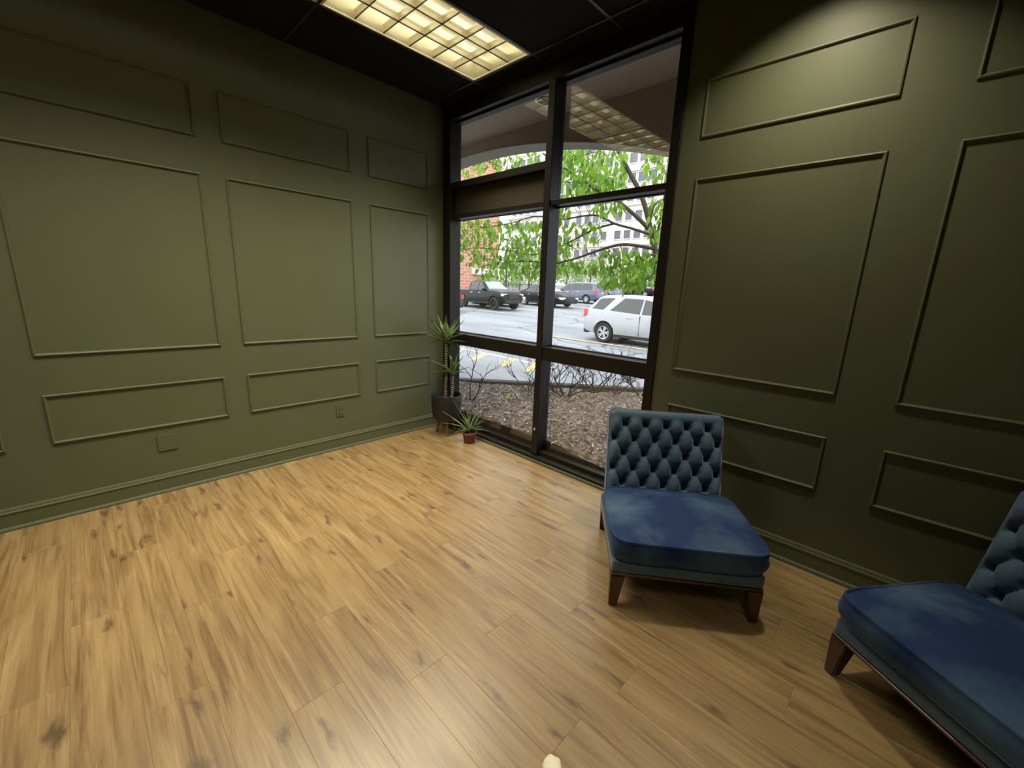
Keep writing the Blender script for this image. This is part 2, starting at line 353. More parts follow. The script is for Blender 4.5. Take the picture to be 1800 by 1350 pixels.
# ------------------------------------------------------------------ room shell
RX, RY, CH = 6.2, -5.2, 3.16
floor = struct(link('floor', boxm('floor', (-0.2, RY - 0.2, -0.15), (RX + 0.2, 0.12, -0.0075)), M['gap']))
PW, PL, GAP = 0.182, 1.22, 0.0001
pcache = {}
def plank_mesh(L, Wd):
    key = (round(L, 3), round(Wd, 3))
    if key not in pcache:
        c = 0.0006; x = L / 2 - GAP; y = Wd / 2 - GAP
        v = [(-x, -y, -0.007), (x, -y, -0.007), (x, y, -0.007), (-x, y, -0.007), (-x, -y, -c), (x, -y, -c), (x, y, -c), (-x, y, -c),
             (-x + c, -y + c, 0), (x - c, -y + c, 0), (x - c, y - c, 0), (-x + c, y - c, 0)]
        f = [(0, 3, 2, 1), (0, 1, 5, 4), (1, 2, 6, 5), (2, 3, 7, 6), (3, 0, 4, 7), (4, 5, 9, 8), (5, 6, 10, 9), (6, 7, 11, 10), (7, 4, 8, 11), (8, 9, 10, 11)]
        pcache[key] = raw('plank', v, f); pcache[key].materials.append(M['oak'])
    return pcache[key]
rng = random.Random(11)
y = -0.002; off = 0.0
while y > RY:
    y0 = max(RY, y - PW); Wd = y - y0
    off = (off + 0.37 + rng.choice((0.0, 0.14, 0.3))) % PL
    x = 0.002; nxt = round(off, 2) or PL
    while x < RX - 0.01:
        x1 = min(RX, nxt); L = x1 - x
        if L > 0.02: link('plank', plank_mesh(L, Wd), None, floor, ((x + x1) / 2, (y + y0) / 2, 0))
        x = x1; nxt = x1 + PL
    y = y0
ceiling = struct(link('ceiling', boxm('ceiling', (-0.2, RY - 0.2, CH + 0.16), (RX + 0.2, 0.2, CH + 0.3)), M['tile']))
wl = struct(link('wall_left', boxm('wall_left', (-0.2, RY - 0.2, -0.15), (0, 0.0, CH + 0.16)), M['paint']))
wr = struct(link('wall_right', boxm('wall_right', (2.395, 0, -0.15), (RX + 0.2, 0.14, CH + 0.16)), M['paint']))
wb = struct(link('wall_back', boxm('wall_back', (0, RY - 0.2, -0.15), (RX + 0.2, RY, CH + 0.16)), M['paint']))
we = struct(link('wall_east', boxm('wall_east', (RX, RY, -0.15), (RX + 0.2, 0, CH + 0.16)), M['paint']))
struct(link('wall_header', boxm('wall_header', (-0.2, 0.0, CH + 0.005), (2.395, 0.14, CH + 0.16)), M['bronze']))

# applied panel moulding: mitred frame of a small stepped profile
PROF = [(0.0, 0.0), (0.0, 0.005), (0.003, 0.009), (0.008, 0.0105), (0.012, 0.008), (0.014, 0.004), (0.017, 0.003), (0.018, 0.0)]   # (inwards, proud)
def frame_mesh(u0, u1, v0, v1, to3):
    v = []; f = []; k = len(PROF)
    for (su, sv, cu, cv) in ((u0, v0, 1, 1), (u1, v0, -1, 1), (u1, v1, -1, -1), (u0, v1, 1, -1)):
        for (i, p) in PROF: v.append(to3(su + cu * i, sv + cv * i, p))
    for c in range(4):
        d = (c + 1) % 4
        for j in range(k - 1): f.append((c * k + j, d * k + j, d * k + j + 1, c * k + j + 1))
    bm = bmesh.new(); bv = [bm.verts.new(p) for p in v]
    for q in f: bm.faces.new([bv[i] for i in q])
    return to_mesh('panel_moulding', bm)
ROWS = [(0.478, 0.785), (1.016, 2.182), (2.403, 2.712)]
for (a, b) in ((-5.06, -4.15), (-4.02, -3.108), (-2.925, -2.012), (-1.868, -0.962), (-0.80, -0.19)):
    for (z0, z1) in ROWS:
        link('panel_moulding', frame_mesh(a, b, z0, z1, lambda u, v, p: (p, u, v)), M['trim_paint'], wl)
for (a, b) in ((2.515, 3.390), (3.622, 4.497), (4.73, 5.60)):
    for (z0, z1) in ROWS:
        link('panel_moulding', frame_mesh(a, b, z0, z1, lambda u, v, p: (u, -p, v)), M['trim_paint'], wr)
BP = [(0.0, 0.0), (0.026, 0.0), (0.026, 0.010), (0.021, 0.019), (0.014, 0.022), (0.013, 0.098), (0.016, 0.104), (0.016, 0.110), (0.011, 0.118), (0.011, 0.124), (0.007, 0.134), (0.0, 0.136)]
def base_mesh(p0, p1, nrm):
    v = []; n = len(BP)
    for p in (p0, p1):
        for (o, z) in BP: v.append((p[0] + nrm[0] * o, p[1] + nrm[1] * o, z))
    bm = bmesh.new(); bv = [bm.verts.new(p) for p in v]
    for j in range(n): bm.faces.new((bv[j], bv[(j + 1) % n], bv[n + (j + 1) % n], bv[n + j]))
    bm.faces.new(bv[:n]); bm.faces.new(bv[n:][::-1])
    return to_mesh('baseboard', bm)
struct(link('baseboard_left', base_mesh((0, RY, 0), (0, -0.005, 0), (1, 0)), M['trim_paint']))
struct(link('baseboard_right', base_mesh((2.405, 0, 0), (RX, 0, 0), (0, -1)), M['trim_paint']))
struct(link('baseboard_back', base_mesh((0.03, RY, 0), (RX, RY, 0), (0, 1)), M['trim_paint']))

# ceiling grid: tees and tiles under the structural ceiling
XG = [0.012, 0.631, 1.274, 1.917, 2.560, 3.203, 3.846, 4.489, 5.132, 5.775, RX - 0.01]
YG = [-0.012, -0.158, -1.428, -2.698, -3.968, RY + 0.01]
LIGHTS = {(1, 1), (1, 2), (1, 3), (6, 3)}
for i in range(len(XG) - 1):
    for j in range(len(YG) - 1):
        if (i, j) in LIGHTS: continue
        link('ceiling_tile', boxm('ceiling_tile', (XG[i] + 0.004, YG[j + 1] + 0.004, CH + 0.004), (XG[i + 1] - 0.004, YG[j] - 0.004, CH + 0.02)), M['tile'], ceiling)
def tee(a, b, along):
    bm = bmesh.new(); h = 0.010
    if along == 'y':
        add_box(bm, (a[0] - h, b[1], CH - 0.001), (a[0] + h, a[1], CH + 0.004)); add_box(bm, (a[0] - 0.002, b[1], CH + 0.004), (a[0] + 0.002, a[1], CH + 0.045))
    else:
        add_box(bm, (a[0], a[1] - h, CH - 0.0015), (b[0], a[1] + h, CH + 0.0035)); add_box(bm, (a[0], a[1] - 0.002, CH + 0.0035), (b[0], a[1] + 0.002, CH + 0.045))
    return to_mesh('grid_tee', bm)
for x in XG[1:-1]: link('grid_tee', tee((x, -0.02), (x, RY), 'y'), M['tee'], ceiling)
for yy in YG[1:-1]:
    for i in range(len(XG) - 1): link('grid_tee', tee((XG[i] + 0.009, yy), (XG[i + 1] - 0.009, yy), 'x'), M['tee'], ceiling)
bm = bmesh.new(); add_box(bm, (0, -0.024, CH - 0.003), (RX, -0.001, CH + 0.001)); add_box(bm, (0, -0.004, CH), (RX, -0.001, CH + 0.03))
struct(link('trim_1', to_mesh('wall_angle', bm), M['tee']))

# ------------------------------------------------------------------ window (bronze storefront frame)
win = struct(bpy.data.objects.new('window_1', None)); COL.objects.link(win)
GY = 0.085
def wpart(name, a, b, m='bronze', bev=0.003): return link(name, boxm(name, a, b, bev, 1), M[m], win)
wpart('jamb', (0.0, -0.012, 0.0), (0.118, 0.125, CH - 0.004))
wpart('jamb', (2.331, -0.012, 0.0), (2.394, 0.125, CH - 0.004))
wpart('mullion', (1.322, -0.012, 0.05), (1.388, 0.125, 3.03))
wpart('header', (0.118, -0.010, 3.03), (2.331, 0.125, CH - 0.004))
wpart('header_stop', (0.118, 0.05, 3.012), (1.322, 0.12, 3.03)); wpart('header_stop', (1.388, 0.05, 3.012), (2.331, 0.12, 3.03))
wpart('transom_rail', (1.388, 0.0, 2.152), (2.331, 0.125, 2.190))
wpart('transom_rail', (0.118, 0.0, 2.425), (1.322, 0.125, 2.485))
wpart('spandrel_panel', (0.118, 0.055, 2.19), (1.322, 0.11, 2.425), 'bronze_panel')
wpart('transom_rail', (0.118, 0.0, 2.150), (1.322, 0.125, 2.190))
wpart('middle_rail', (0.118, -0.004, 0.915), (1.322, 0.125, 1.030)); wpart('middle_rail', (1.388, -0.004, 0.915), (2.331, 0.125, 1.030))
wpart('sill', (0.118, -0.040, 0.0), (2.331, 0.125, 0.045))
wpart('sill_stop', (0.118, 0.02, 0.045), (1.322, 0.12, 0.085)); wpart('sill_stop', (1.388, 0.02, 0.045), (2.331, 0.12, 0.085))
for (x0, x1) in ((0.118, 1.322), (1.388, 2.331)):                      # lighter strips painting the daylight highlight along the rail edges
    for (zt, zz) in ((2.143, 2.150), (1.030, 1.036)):
        link('highlight_strip', boxm('highlight_strip', (x0, 0.10, zz - 0.006), (x1, 0.124, zz + 0.004)), M['tee'], win)
def pane(x0, x1, z0, z1): link('pane', boxm('pane', (x0, GY, z0), (x1, GY + 0.006, z1)), M['glass'], win)
pane(0.118, 1.322, 2.485, 3.012); pane(1.388, 2.331, 2.190, 3.012)
pane(0.118, 1.322, 1.030, 2.150); pane(1.388, 2.331, 1.030, 2.152)
pane(0.118, 1.322, 0.085, 0.915); pane(1.388, 2.331, 0.085, 0.915)
lk = link('lock_cylinder', lathem('lock_cylinder', [(0, 0.008), (0.011, 0.008), (0.013, 0.004), (0.013, 0)], 16), M['chrome'], win); lk.location = (1.355, -0.012, 0.29); lk.rotation_euler = (PI / 2, 0, 0)
struct(link('trim_2', boxm('window_shoe', (0.03, -0.060, 0.0), (2.40, -0.040, 0.020), 0.006, 2), M['trim_paint']))

# ------------------------------------------------------------------ ceiling lights
def troffer(x0, x1, y0, y1, watts, label):
    cx, cy = (x0 + x1) / 2, (y0 + y1) / 2; t = thing('ceiling_light', label, 'ceiling light', (cx, cy, CH)); W2 = (x1 - x0) / 2; L2 = (y1 - y0) / 2
    bm = bmesh.new(); H = 0.125; q = 0.016
    for a, b in (((-W2, -L2, 0), (W2, -L2 + q, 0.012)), ((-W2, L2 - q, 0), (W2, L2, 0.012)), ((-W2, -L2 + q, 0), (-W2 + q, L2 - q, 0.012)), ((W2 - q, -L2 + q, 0), (W2, L2 - q, 0.012))): add_box(bm, a, b)
    link('flange', to_mesh('flange', bm), M['white_part'], t)
    a, b = W2 - q, L2 - q; bm = bmesh.new()
    v = [bm.verts.new(p) for p in ((-a, -b, 0.01), (a, -b, 0.01), (a, b, 0.01), (-a, b, 0.01), (-a + .03, -b + .03, H), (a - .03, -b + .03, H), (a - .03, b - .03, H), (-a + .03, b - .03, H))]
    for f in ((4, 5, 6, 7), (0, 1, 5, 4), (1, 2, 6, 5), (2, 3, 7, 6), (3, 0, 4, 7)): bm.faces.new([v[i] for i in f])
    link('housing', to_mesh('housing', bm), M['reflector'], t)
    cw = 2 * a / 3; cl = 2 * b / 6
    def blade(p0, p1, along):
        prof = [(0.0018, 0.004), (0.0021, 0.012), (0.0024, 0.020), (0.004, 0.035), (0.008, 0.048), (0.009, 0.052)]; bm = bmesh.new(); rows = []
        for p in (p0, p1):
            pts = [(s * wv, z) for s in (-1,) for (wv, z) in prof[::-1]] + [(wv, z) for (wv, z) in prof]
            rows.append([bm.verts.new((p[0] + o, p[1], z) if along == 'y' else (p[0], p[1] + o, z)) for (o, z) in pts])
        n = len(rows[0])
        for k in range(n): bm.faces.new((rows[0][k], rows[0][(k + 1) % n], rows[1][(k + 1) % n], rows[1][k]))
        me = to_mesh('louver_blade', bm); me.materials.append(M['reflector']); me.materials.append(M['tee'])
        for p in me.polygons: p.material_index = 1 if max(me.vertices[q].co.z for q in p.vertices) < 0.013 else 0  # bottom lip coloured dark to paint the blade's unlit edge
        return me
    for k in (1, 2): link('louver_blade', blade((-a + k * cw, -b), (-a + k * cw, b), 'y'), M['reflector'], t)
    for k in range(1, 6): link('louver_blade', blade((-a, -b + k * cl), (a, -b + k * cl), 'x'), M['reflector'], t)
    for k in range(3):
        x = -a + (k + 0.5) * cw
        link('tube', tubem('tube', [(x, -b + 0.03, 0.095), (x, b - 0.03, 0.095)], 0.014, 10), M['tube'], t)
    la = bpy.data.lights.new('ceiling_lamp', 'AREA'); la.shape = 'RECTANGLE'; la.size = 2 * a; la.size_y = 2 * b; la.energy = watts; la.color = LAMP_COL; la.spread = math.radians(98)
    lo = bpy.data.objects.new('lamp', la); COL.objects.link(lo); lo.parent = t; lo.location = (0, 0, 0.002)
    return t
troffer(0.643, 1.262, -1.418, -0.168, LAMP_A, 'lit recessed ceiling light with square louver cells nearest the window')
troffer(0.643, 1.262, -2.688, -1.438, LAMP_A, 'lit louvered ceiling light behind the first one along the left wall')
troffer(0.643, 1.262, -3.958, -2.708, LAMP_A * 0.5, 'third lit louvered ceiling light along the left wall, farthest from the window')
troffer(3.858, 4.477, -3.958, -2.708, LAMP_C, 'lit louvered ceiling light to the right of the left wall row, facing the second chair')
dn = thing('downlight', 'lit round recessed ceiling downlight close to the panelled window wall', 'ceiling light', (3.06, -0.43, CH))
link('trim_ring', lathem('trim_ring', [(0.082, 0.003), (0.084, -0.006), (0.100, -0.004), (0.102, 0.003)], 36), M['white_part'], dn)
link('reflector', lathem('reflector', [(0.082, -0.001), (0.076, 0.002), (0.0, 0.0025)], 32), M['reflector'], dn)
la = bpy.data.lights.new('downlight_lamp', 'AREA'); la.shape = 'DISK'; la.size = 0.15; la.energy = LAMP_B; la.color = LAMP_COL; la.spread = math.radians(112)
lo = bpy.data.objects.new('lamp', la); COL.objects.link(lo); lo.parent = dn; lo.location = (0, 0, -0.007)

# ------------------------------------------------------------------ wall plates
o = thing('blank_plate', 'olive painted blank square plate low on the left wall', 'wall plate', (0.0, -2.395, 0.362))
link('plate', boxm('plate', (0, -0.052, -0.058), (0.006, 0.052, 0.058), 0.003, 2), M['trim_paint'], o)
for z in (-0.03, 0.03): link('screw', boxm('screw', (0.005, -0.004, z - 0.004), (0.0075, 0.004, z + 0.004), 0.001, 1), M['trim_paint'], o)
o = thing('power_outlet', 'olive painted duplex power outlet low on the wall near the corner', 'outlet', (0.0, -1.163, 0.364))
link('plate', boxm('plate', (0, -0.036, -0.058), (0.006, 0.036, 0.058), 0.003, 2), M['trim_paint'], o)
for z in (-0.022, 0.022):
    s = link('socket', boxm('socket', (0.005, -0.016, z - 0.014), (0.0085, 0.016, z + 0.014), 0.004, 2), M['trim_paint'], o)
    for yy in (-0.006, 0.006): link('slot', boxm('slot', (0.0082, yy - 0.001, z - 0.005), (0.0088, yy + 0.001, z + 0.005)), M['blackplastic'], s)

# ------------------------------------------------------------------ tufted slipper chairs
def cushion_mesh(name, x0, x1, y0, y1, z0, z1, crown, rad, bulge=0.01, n=26):
    # rounded slab with crowned top, sampled as a superellipse loft
    v = []; f = []; cx, cy = (x0 + x1) / 2, (y0 + y1) / 2; hx, hy = (x1 - x0) / 2, (y1 - y0) / 2
    levels = []
    for k in range(9):
        t = k / 8; levels.append((z0 + (z1 - z0) * t, 1.0 + (math.sin(PI * t)) * bulge / hx - (0.045 * (1 - t) ** 5)))
    P = 9.0; N = 96; rings = []
    def ring(s, zf):
        idx = []
        for k in range(N):
            a = 2 * PI * k / N; c, q = math.cos(a), math.sin(a)
            ux = math.copysign(abs(c) ** (2 / P), c); uy = math.copysign(abs(q) ** (2 / P), q)
            x = cx + hx * s * ux; yy = cy + hy * s * uy; idx.append(len(v)); v.append((x, yy, zf(ux * s, uy * s)))
        return idx
    rings.append(ring(0.5, lambda a, b: z0)); 
    for z, s in levels: rings.append(ring(s, lambda a, b, z=z: z))
    for s in (0.985, 0.95, 0.9, 0.8, 0.65, 0.5, 0.35, 0.2, 0.08):
        rings.append(ring(s, lambda a, b: z1 + crown * (1 - abs(a) ** 2.6) * (1 - abs(b) ** 2.6) + 0.004 * mnoise.noise(Vector((a * 2.3, b * 2.3, 4)))))
    for a, b in zip(rings, rings[1:]):
        for k in range(N): f.append((a[k], a[(k + 1) % N], b[(k + 1) % N], b[k]))
    f.append(tuple(rings[0][::-1])); f.append(tuple(rings[-1]))
    return raw(name, v, f, True), rings, v
def piping(name, x0, x1, y0, y1, z, r=0.006):
    cx, cy, hx, hy = (x0 + x1) / 2, (y0 + y1) / 2, (x1 - x0) / 2, (y1 - y0) / 2; pts = []; N = 72; P = 9.0
    for k in range(N + 1):
        a = 2 * PI * k / N; c, q = math.cos(a), math.sin(a)
        pts.append((cx + hx * math.copysign(abs(c) ** (2 / P), c), cy + hy * math.copysign(abs(q) ** (2 / P), q), z))
    return tubem(name, pts, r, 6)
BW, BT, BH = 0.335, 0.125, 0.56     # half width, thickness, height of the backrest (local, before leaning)
PX, QZ = 0.120, 0.177
S0, T0 = -2 * PX, BH - 0.088        # first button of the top row
def tuft(s, t):
    a = (s - S0) / PX; b = (t - T0) / (QZ)
    u = a + b; vv = a - b
    h = (abs(math.sin(PI * u)) * abs(math.sin(PI * vv))) ** 0.42
    du = u - round(u); dv = vv - round(vv)
    d2 = ((du + dv) / 2 * PX) ** 2 + ((du - dv) / 2 * QZ) ** 2
    dip = math.exp(-d2 / (2 * 0.0135 ** 2))
    e = min((BW - abs(s)) / 0.035, (BH - 0.012 - t) / 0.055, 1.0); e = max(0.0, e)
    e = e * e * (3 - 2 * e)
    val = 0.036 * (h - 0.62)
    if t > T0:      # plain top band: only short vertical pleats run up from the first row of buttons
        k = min(1.0, (t - T0) / 0.05); val = val * (1 - k) + k * 0.010 * (abs(math.sin(PI * a)) ** 0.35 - 0.4) * max(0, 1 - (t - T0) / 0.075)
    return e * (val - 0.034 * dip)
def back_mesh():
    NX, NZ = 110, 96; v = []; f = []
    def edge(s, t):    # rounding of the outer rim
        r = 0.035; dx = max(0, abs(s) - (BW - r)) / r; dz = max(0, t - (BH - r)) / r
        d = min(1.0, math.hypot(dx, dz)); return -r * (1 - math.sqrt(max(0, 1 - d * d)))
    def corner(s, t):
        r = 0.035; ax = abs(s) - (BW - r); az = t - (BH - r)
        if ax > 0 and az > 0:
            k = math.hypot(ax, az); mx = max(ax, az)
            if k > 1e-9: ax, az = ax * mx / k, az * mx / k
            return math.copysign(BW - r + ax, s), BH - r + az
        return s, t
    for j in range(NZ + 1):
        for i in range(NX + 1):
            s = -BW + 2 * BW * i / NX; t = BH * j / NZ; s2, t2 = corner(s, t)
            v.append((s2, -(BT / 2 + edge(s, t) + tuft(s, t)), t2))
    nf = len(v); M1 = NX + 1
    for j in range(NZ):
        for i in range(NX): f.append((j * M1 + i, j * M1 + i + 1, (j + 1) * M1 + i + 1, (j + 1) * M1 + i))
    rim = [j * M1 for j in range(NZ + 1)] + [NZ * M1 + i for i in range(1, NX + 1)] + [j * M1 + NX for j in range(NZ - 1, -1, -1)]
    prev = rim
    for (yy, sh) in ((0.0, 0.0), (BT / 2 - 0.02, 0.0), (BT / 2, 0.02)):
        cur = []
        for q in rim:
            x, _, z = v[q]; cur.append(len(v)); v.append((x * (1 - sh / BW), yy, z - (sh if z > BH - 0.06 else 0)))
        for a, b, c, d in zip(prev, prev[1:], cur[1:], cur): f.append((a, d, c, b))
        prev = cur
    f.append(tuple(prev))
    return raw('backrest', v, f, True)
def leg_mesh(w0, w1, h, sx, sy):
    bm = bmesh.new(); a, b = w0 / 2, w1 / 2
    lo = [bm.verts.new((sx + x * b, sy + y * b, 0)) for x, y in ((-1, -1), (1, -1), (1, 1), (-1, 1))]
    hi = [bm.verts.new((x * a, y * a, h)) for x, y in ((-1, -1), (1, -1), (1, 1), (-1, 1))]
    bm.faces.new(lo[::-1]); bm.faces.new(hi)
    for k in range(4): bm.faces.new((lo[k], lo[(k + 1) % 4], hi[(k + 1) % 4], hi[k]))
    bmesh.ops.bevel(bm, geom=list(bm.edges), offset=0.004, segments=2, affect='EDGES')
    return to_mesh('leg', bm)
def make_chair(label, loc, rotz):
    t = thing('slipper_chair', label, 'chair', loc, rotz)
    H = 0.172
    link('seat_rail', boxm('seat_rail', (-0.347, -0.347, H + 0.012), (0.347, 0.352, 0.254), 0.024, 3, True), M['velvet_back'], t)
    link('wood_rail', boxm('wood_rail', (-0.346, -0.346, H), (0.346, 0.346, H + 0.014), 0.003, 1), M['dark_wood'], t)
    x0, x1, y0, y1 = -0.356, 0.356, -0.372, 0.205
    me, rings, v = cushion_mesh('seat_cushion', x0, x1, y0, y1, 0.262, 0.368, 0.045, 0.05)
    c = link('seat_cushion', me, M['velvet_seat'], t)
    link('piping', piping('piping', x0 + 0.002, x1 - 0.002, y0 + 0.002, y1 - 0.002, 0.370), M['velvet_seat'], c)
    link('piping', piping('piping', x0 + 0.008, x1 - 0.008, y0 + 0.008, y1 - 0.008, 0.268, 0.005), M['velvet_seat'], c)
    bk = link('backrest', back_mesh(), M['velvet_back'], t)
    bk.location = (0, 0.265, 0.258); bk.rotation_euler = (math.radians(-15.5), 0, 0); bk['label'] = 'deep diamond tufted velvet back'
    bme = lathem('button', [(0.0, 0.006), (0.006, 0.005), (0.010, 0.002), (0.011, -0.002), (0.0, -0.004)], 14)
    r = 0
    while T0 - r * QZ / 2 > 0.12:
        tz = T0 - r * QZ / 2; n = 5 if r % 2 == 0 else 6; xs = [S0 + (k - (0.5 if n == 6 else 0)) * PX for k in range(n)]
        for s in xs:
            if abs(s) > BW - 0.03: continue
            b = link('button', bme, M['velvet_back'], bk); b.location = (s, -(BT / 2 + tuft(s, tz)) - 0.001, tz); b.rotation_euler = (PI / 2, 0, 0)
        r += 1
    for sx in (-1, 1):
        g = link('leg', leg_mesh(0.068, 0.038, H, sx * 0.012, -0.012), M['dark_wood'], t); g.location = (sx * 0.314, -0.314, 0)
        g = link('leg', leg_mesh(0.060, 0.036, H, sx * 0.004, 0.035), M['dark_wood'], t); g.location = (sx * 0.314, 0.314, 0)
    return t
make_chair('whole blue velvet tufted slipper chair standing before the window end', (2.861, -0.600, 0), math.radians(36.87))
make_chair('blue velvet slipper chair cut off by the right edge, near the dark panels', (4.092, -0.664, 0), math.radians(-36.87))

# ------------------------------------------------------------------ potted yucca and aloe
def leaf_blade(bm, base, tip, width, droop, fold=0.25, n=8, up=Vector((0, 0, 1))):
    base = Vector(base); tip = Vector(tip); d = tip - base; L = d.length
    side = d.cross(up)
    side = side.normalized() if side.length > 1e-5 else Vector((1, 0, 0))
    nrm = side.cross(d).normalized(); rows = []
    for k in range(n + 1):
        t = k / n; c = base + d * t + up * (droop * L * 4 * t * (1 - t) * 0.5)
        wv = width * (0.55 + 0.45 * math.sin(PI * min(1, t * 1.35 + 0.1))) * (1 - t ** 3.2) * 0.5 + 0.0006
        rows.append([bm.verts.new(c - side * wv + nrm * wv * fold * 2), bm.verts.new(c - nrm * 0.001), bm.verts.new(c + side * wv + nrm * wv * fold * 2), bm.verts.new(c - nrm * 0.0035 * (1 - t))])
    for a, b in zip(rows, rows[1:]):
        bm.faces.new((a[0], a[1], b[1], b[0])); bm.faces.new((a[1], a[2], b[2], b[1])); bm.faces.new((a[2], a[3], b[3], b[2])); bm.faces.new((a[3], a[0], b[0], b[3]))
def blade_obj(parent, base, tip, width, droop, m, fold=0.25, name='leaf'):
    bm = bmesh.new(); leaf_blade(bm, base, tip, width, droop, fold); return link(name, to_mesh(name, bm, True), m, parent)
PC = Vector((0.298, -0.190, 0))
yu = thing('potted_yucca', 'two-stemmed green yucca in a black pot on wooden legs in the corner', 'plant', PC)
link('pot', lathem('pot', [(0, 0.150), (0.085, 0.150), (0.115, 0.158), (0.136, 0.185), (0.146, 0.24), (0.152, 0.33), (0.156, 0.418), (0.154, 0.424), (0.147, 0.424), (0.144, 0.40), (0.14, 0.372), (0, 0.372)], 48), M['black_pot'], yu)
link('potting_soil', lathem('potting_soil', [(0.139, 0.374), (0.08, 0.384), (0.0, 0.386)], 24), M['soil'], yu)
for (ax, ay) in ((-0.108, -0.040), (0.090, -0.062), (0.012, 0.106), (0.075, 0.075)):
    if (ax, ay) == (0.075, 0.075): continue
    bm = bmesh.new(); add_tube(bm, [(ax, ay, 0.0), (ax * 0.72, ay * 0.72, 0.158)], [0.0105, 0.017], 12); link('leg', to_mesh('leg', bm, False, math.radians(50)), M['teak'], yu)
def cane(pts, r):
    bm = bmesh.new(); path = smoothpath(pts, 10); rad = [r * (1 + 0.10 * math.sin(i * 2.1)) for i in range(len(path))]; add_tube(bm, path, rad, 12)
    return link('stem', to_mesh('stem', bm, True), M['cane'], yu)
C1 = Vector((-0.012, 0.004, 0.985)); C2 = Vector((0.062, 0.030, 0.665))
cane([(0.012, -0.022, 0.37), (0.008, -0.012, 0.6), (-0.004, 0.0, 0.8), tuple(C1)], 0.0145)
cane([(0.075, 0.010, 0.37), (0.070, 0.022, 0.5), tuple(C2)], 0.0135)
rg = random.Random(3)
RT = Vector((0.7154, 0.6978, 0.0)); FW = Vector((-0.6926, 0.7213, 0))
def px_vec(du, dv, dep): # picture offsets at 4.3 m turned into a local direction plus depth
    s = 4.3 / F_PX; return RT * (du * s) + Vector((0, 0, 1)) * (-dv * s) + FW * dep
# (du, dv, depth, width, droop) leaf tips around the crowns
for (du, dv, dep, wd, dr) in ((-34, -46, -0.06, .040, .04), (-44, -31, .02, .022, .06), (-52, -11, -.08, .030, .10), (-28, -24, -.14, .020, .08), (1, -42, -.05, .038, .0), (33, -36, -.02, .032, .05), (24, -44, .12, .016, .04),
                               (48, -11, .02, .022, .12), (-39, 10, -.05, .020, .16), (36, 2, -.08, .026, .12), (-18, -40, .10, .024, .04), (14, -34, .14, .026, .04), (-10, -30, -.20, .022, .10), (20, -14, -.22, .024, .14), (-24, 6, .16, .022, .12), (26, 14, .12, .020, .14)):
    blade_obj(yu, C1 + Vector((0, 0, rg.uniform(-.05, .0))), C1 + px_vec(du, dv, dep), wd * 2.0, dr, M['yucca'])
for (du, dv, dep, wd, dr) in ((-9, -44, -.02, .052, .02), (14, -45, .02, .030, .02), (20, -30, -.03, .024, .04), (-52, -22, -.04, .026, .12), (-40, 2, -.06, .020, .10), (34, -10, -.02, .018, .16), (30, 2, -.02, .014, .12), (2, -30, -.12, .024, .04), (-20, -8, -.16, .020, .12), (6, -26, .10, .022, .04)):
    blade_obj(yu, C2 + Vector((0, 0, rg.uniform(-.04, .0))), C2 + px_vec(du, dv, dep), wd * 2.0, dr, M['yucca'])

AC = Vector((0.648, -0.172, 0))
al = thing('potted_aloe', 'small spiky aloe in a terracotta pot beside the black planter', 'plant', AC)
link('pot', lathem('pot', [(0, 0), (0.050, 0), (0.053, 0.004), (0.064, 0.082), (0.071, 0.084), (0.073, 0.090), (0.073, 0.108), (0.070, 0.112), (0.064, 0.110), (0.062, 0.096), (0, 0.096)], 36), M['terracotta'], al)
link('potting_soil', lathem('potting_soil', [(0.062, 0.097), (0.03, 0.104), (0, 0.105)], 18), M['soil'], al)
for (du, dv, dep, wd, dr) in ((-45, -38, -.04, .024, .05), (-28, -58, -.02, .022, .02), (-47, -18, -.06, .022, .16), (-20, -36, -.06, .026, .03), (-12, -34, .03, .028, .0), (-4, -40, -.05, .030, .0), (4, -44, .03, .030, .0), (10, -40, -.06, .028, .0), (16, -48, .0, .026, .0),
                              (24, -44, -.03, .022, .02), (30, -30, .02, .020, .04), (32, -6, -.05, .020, .22), (22, -18, -.10, .024, .10), (-18, -12, -.12, .024, .14), (-30, -10, .05, .020, .18), (6, -22, -.13, .026, .08), (18, -30, .08, .022, .02), (-6, -46, .06, .022, .0), (-24, -2, -.05, .016, .22), (27, -20, .04, .02, .08)):
    blade_obj(al, (rg.uniform(-.02, .02), rg.uniform(-.02, .02), 0.100), Vector((0, 0, 0.100)) + px_vec(du, dv, dep), wd, dr, M['aloe'], 0.5)

# cream cloth end at the bottom edge of the frame
bm = bmesh.new(); path = smoothpath([(0.0, 0.0, 0.014), (0.03, -0.03, 0.022), (0.08, -0.07, 0.027), (0.14, -0.13, 0.028), (0.19, -0.20, 0.02)], 5)
add_tube(bm, path, [0.010 + 0.022 * min(1, i / 4) + 0.008 * min(1, i / 14) for i in range(len(path))], 28)
for vtx in bm.verts:
    vtx.co.z *= 0.9
    ang = math.atan2(vtx.co.y + vtx.co.x, vtx.co.x - vtx.co.y)
    k = mnoise.noise(Vector((vtx.co.x * 26 - vtx.co.y * 6, (vtx.co.x + vtx.co.y) * 60, 1.3)))
    vtx.co += Vector((0.4, 0.4, 1.0)) * (0.006 * k); vtx.co.z = max(0.001, vtx.co.z)
tag(link('dust_cloth', to_mesh('dust_cloth', bm, True), M['cloth'], None, (3.030, -1.822, 0)), 'rounded cream end of a creased cloth lying on the planks at the bottom edge', 'cloth')

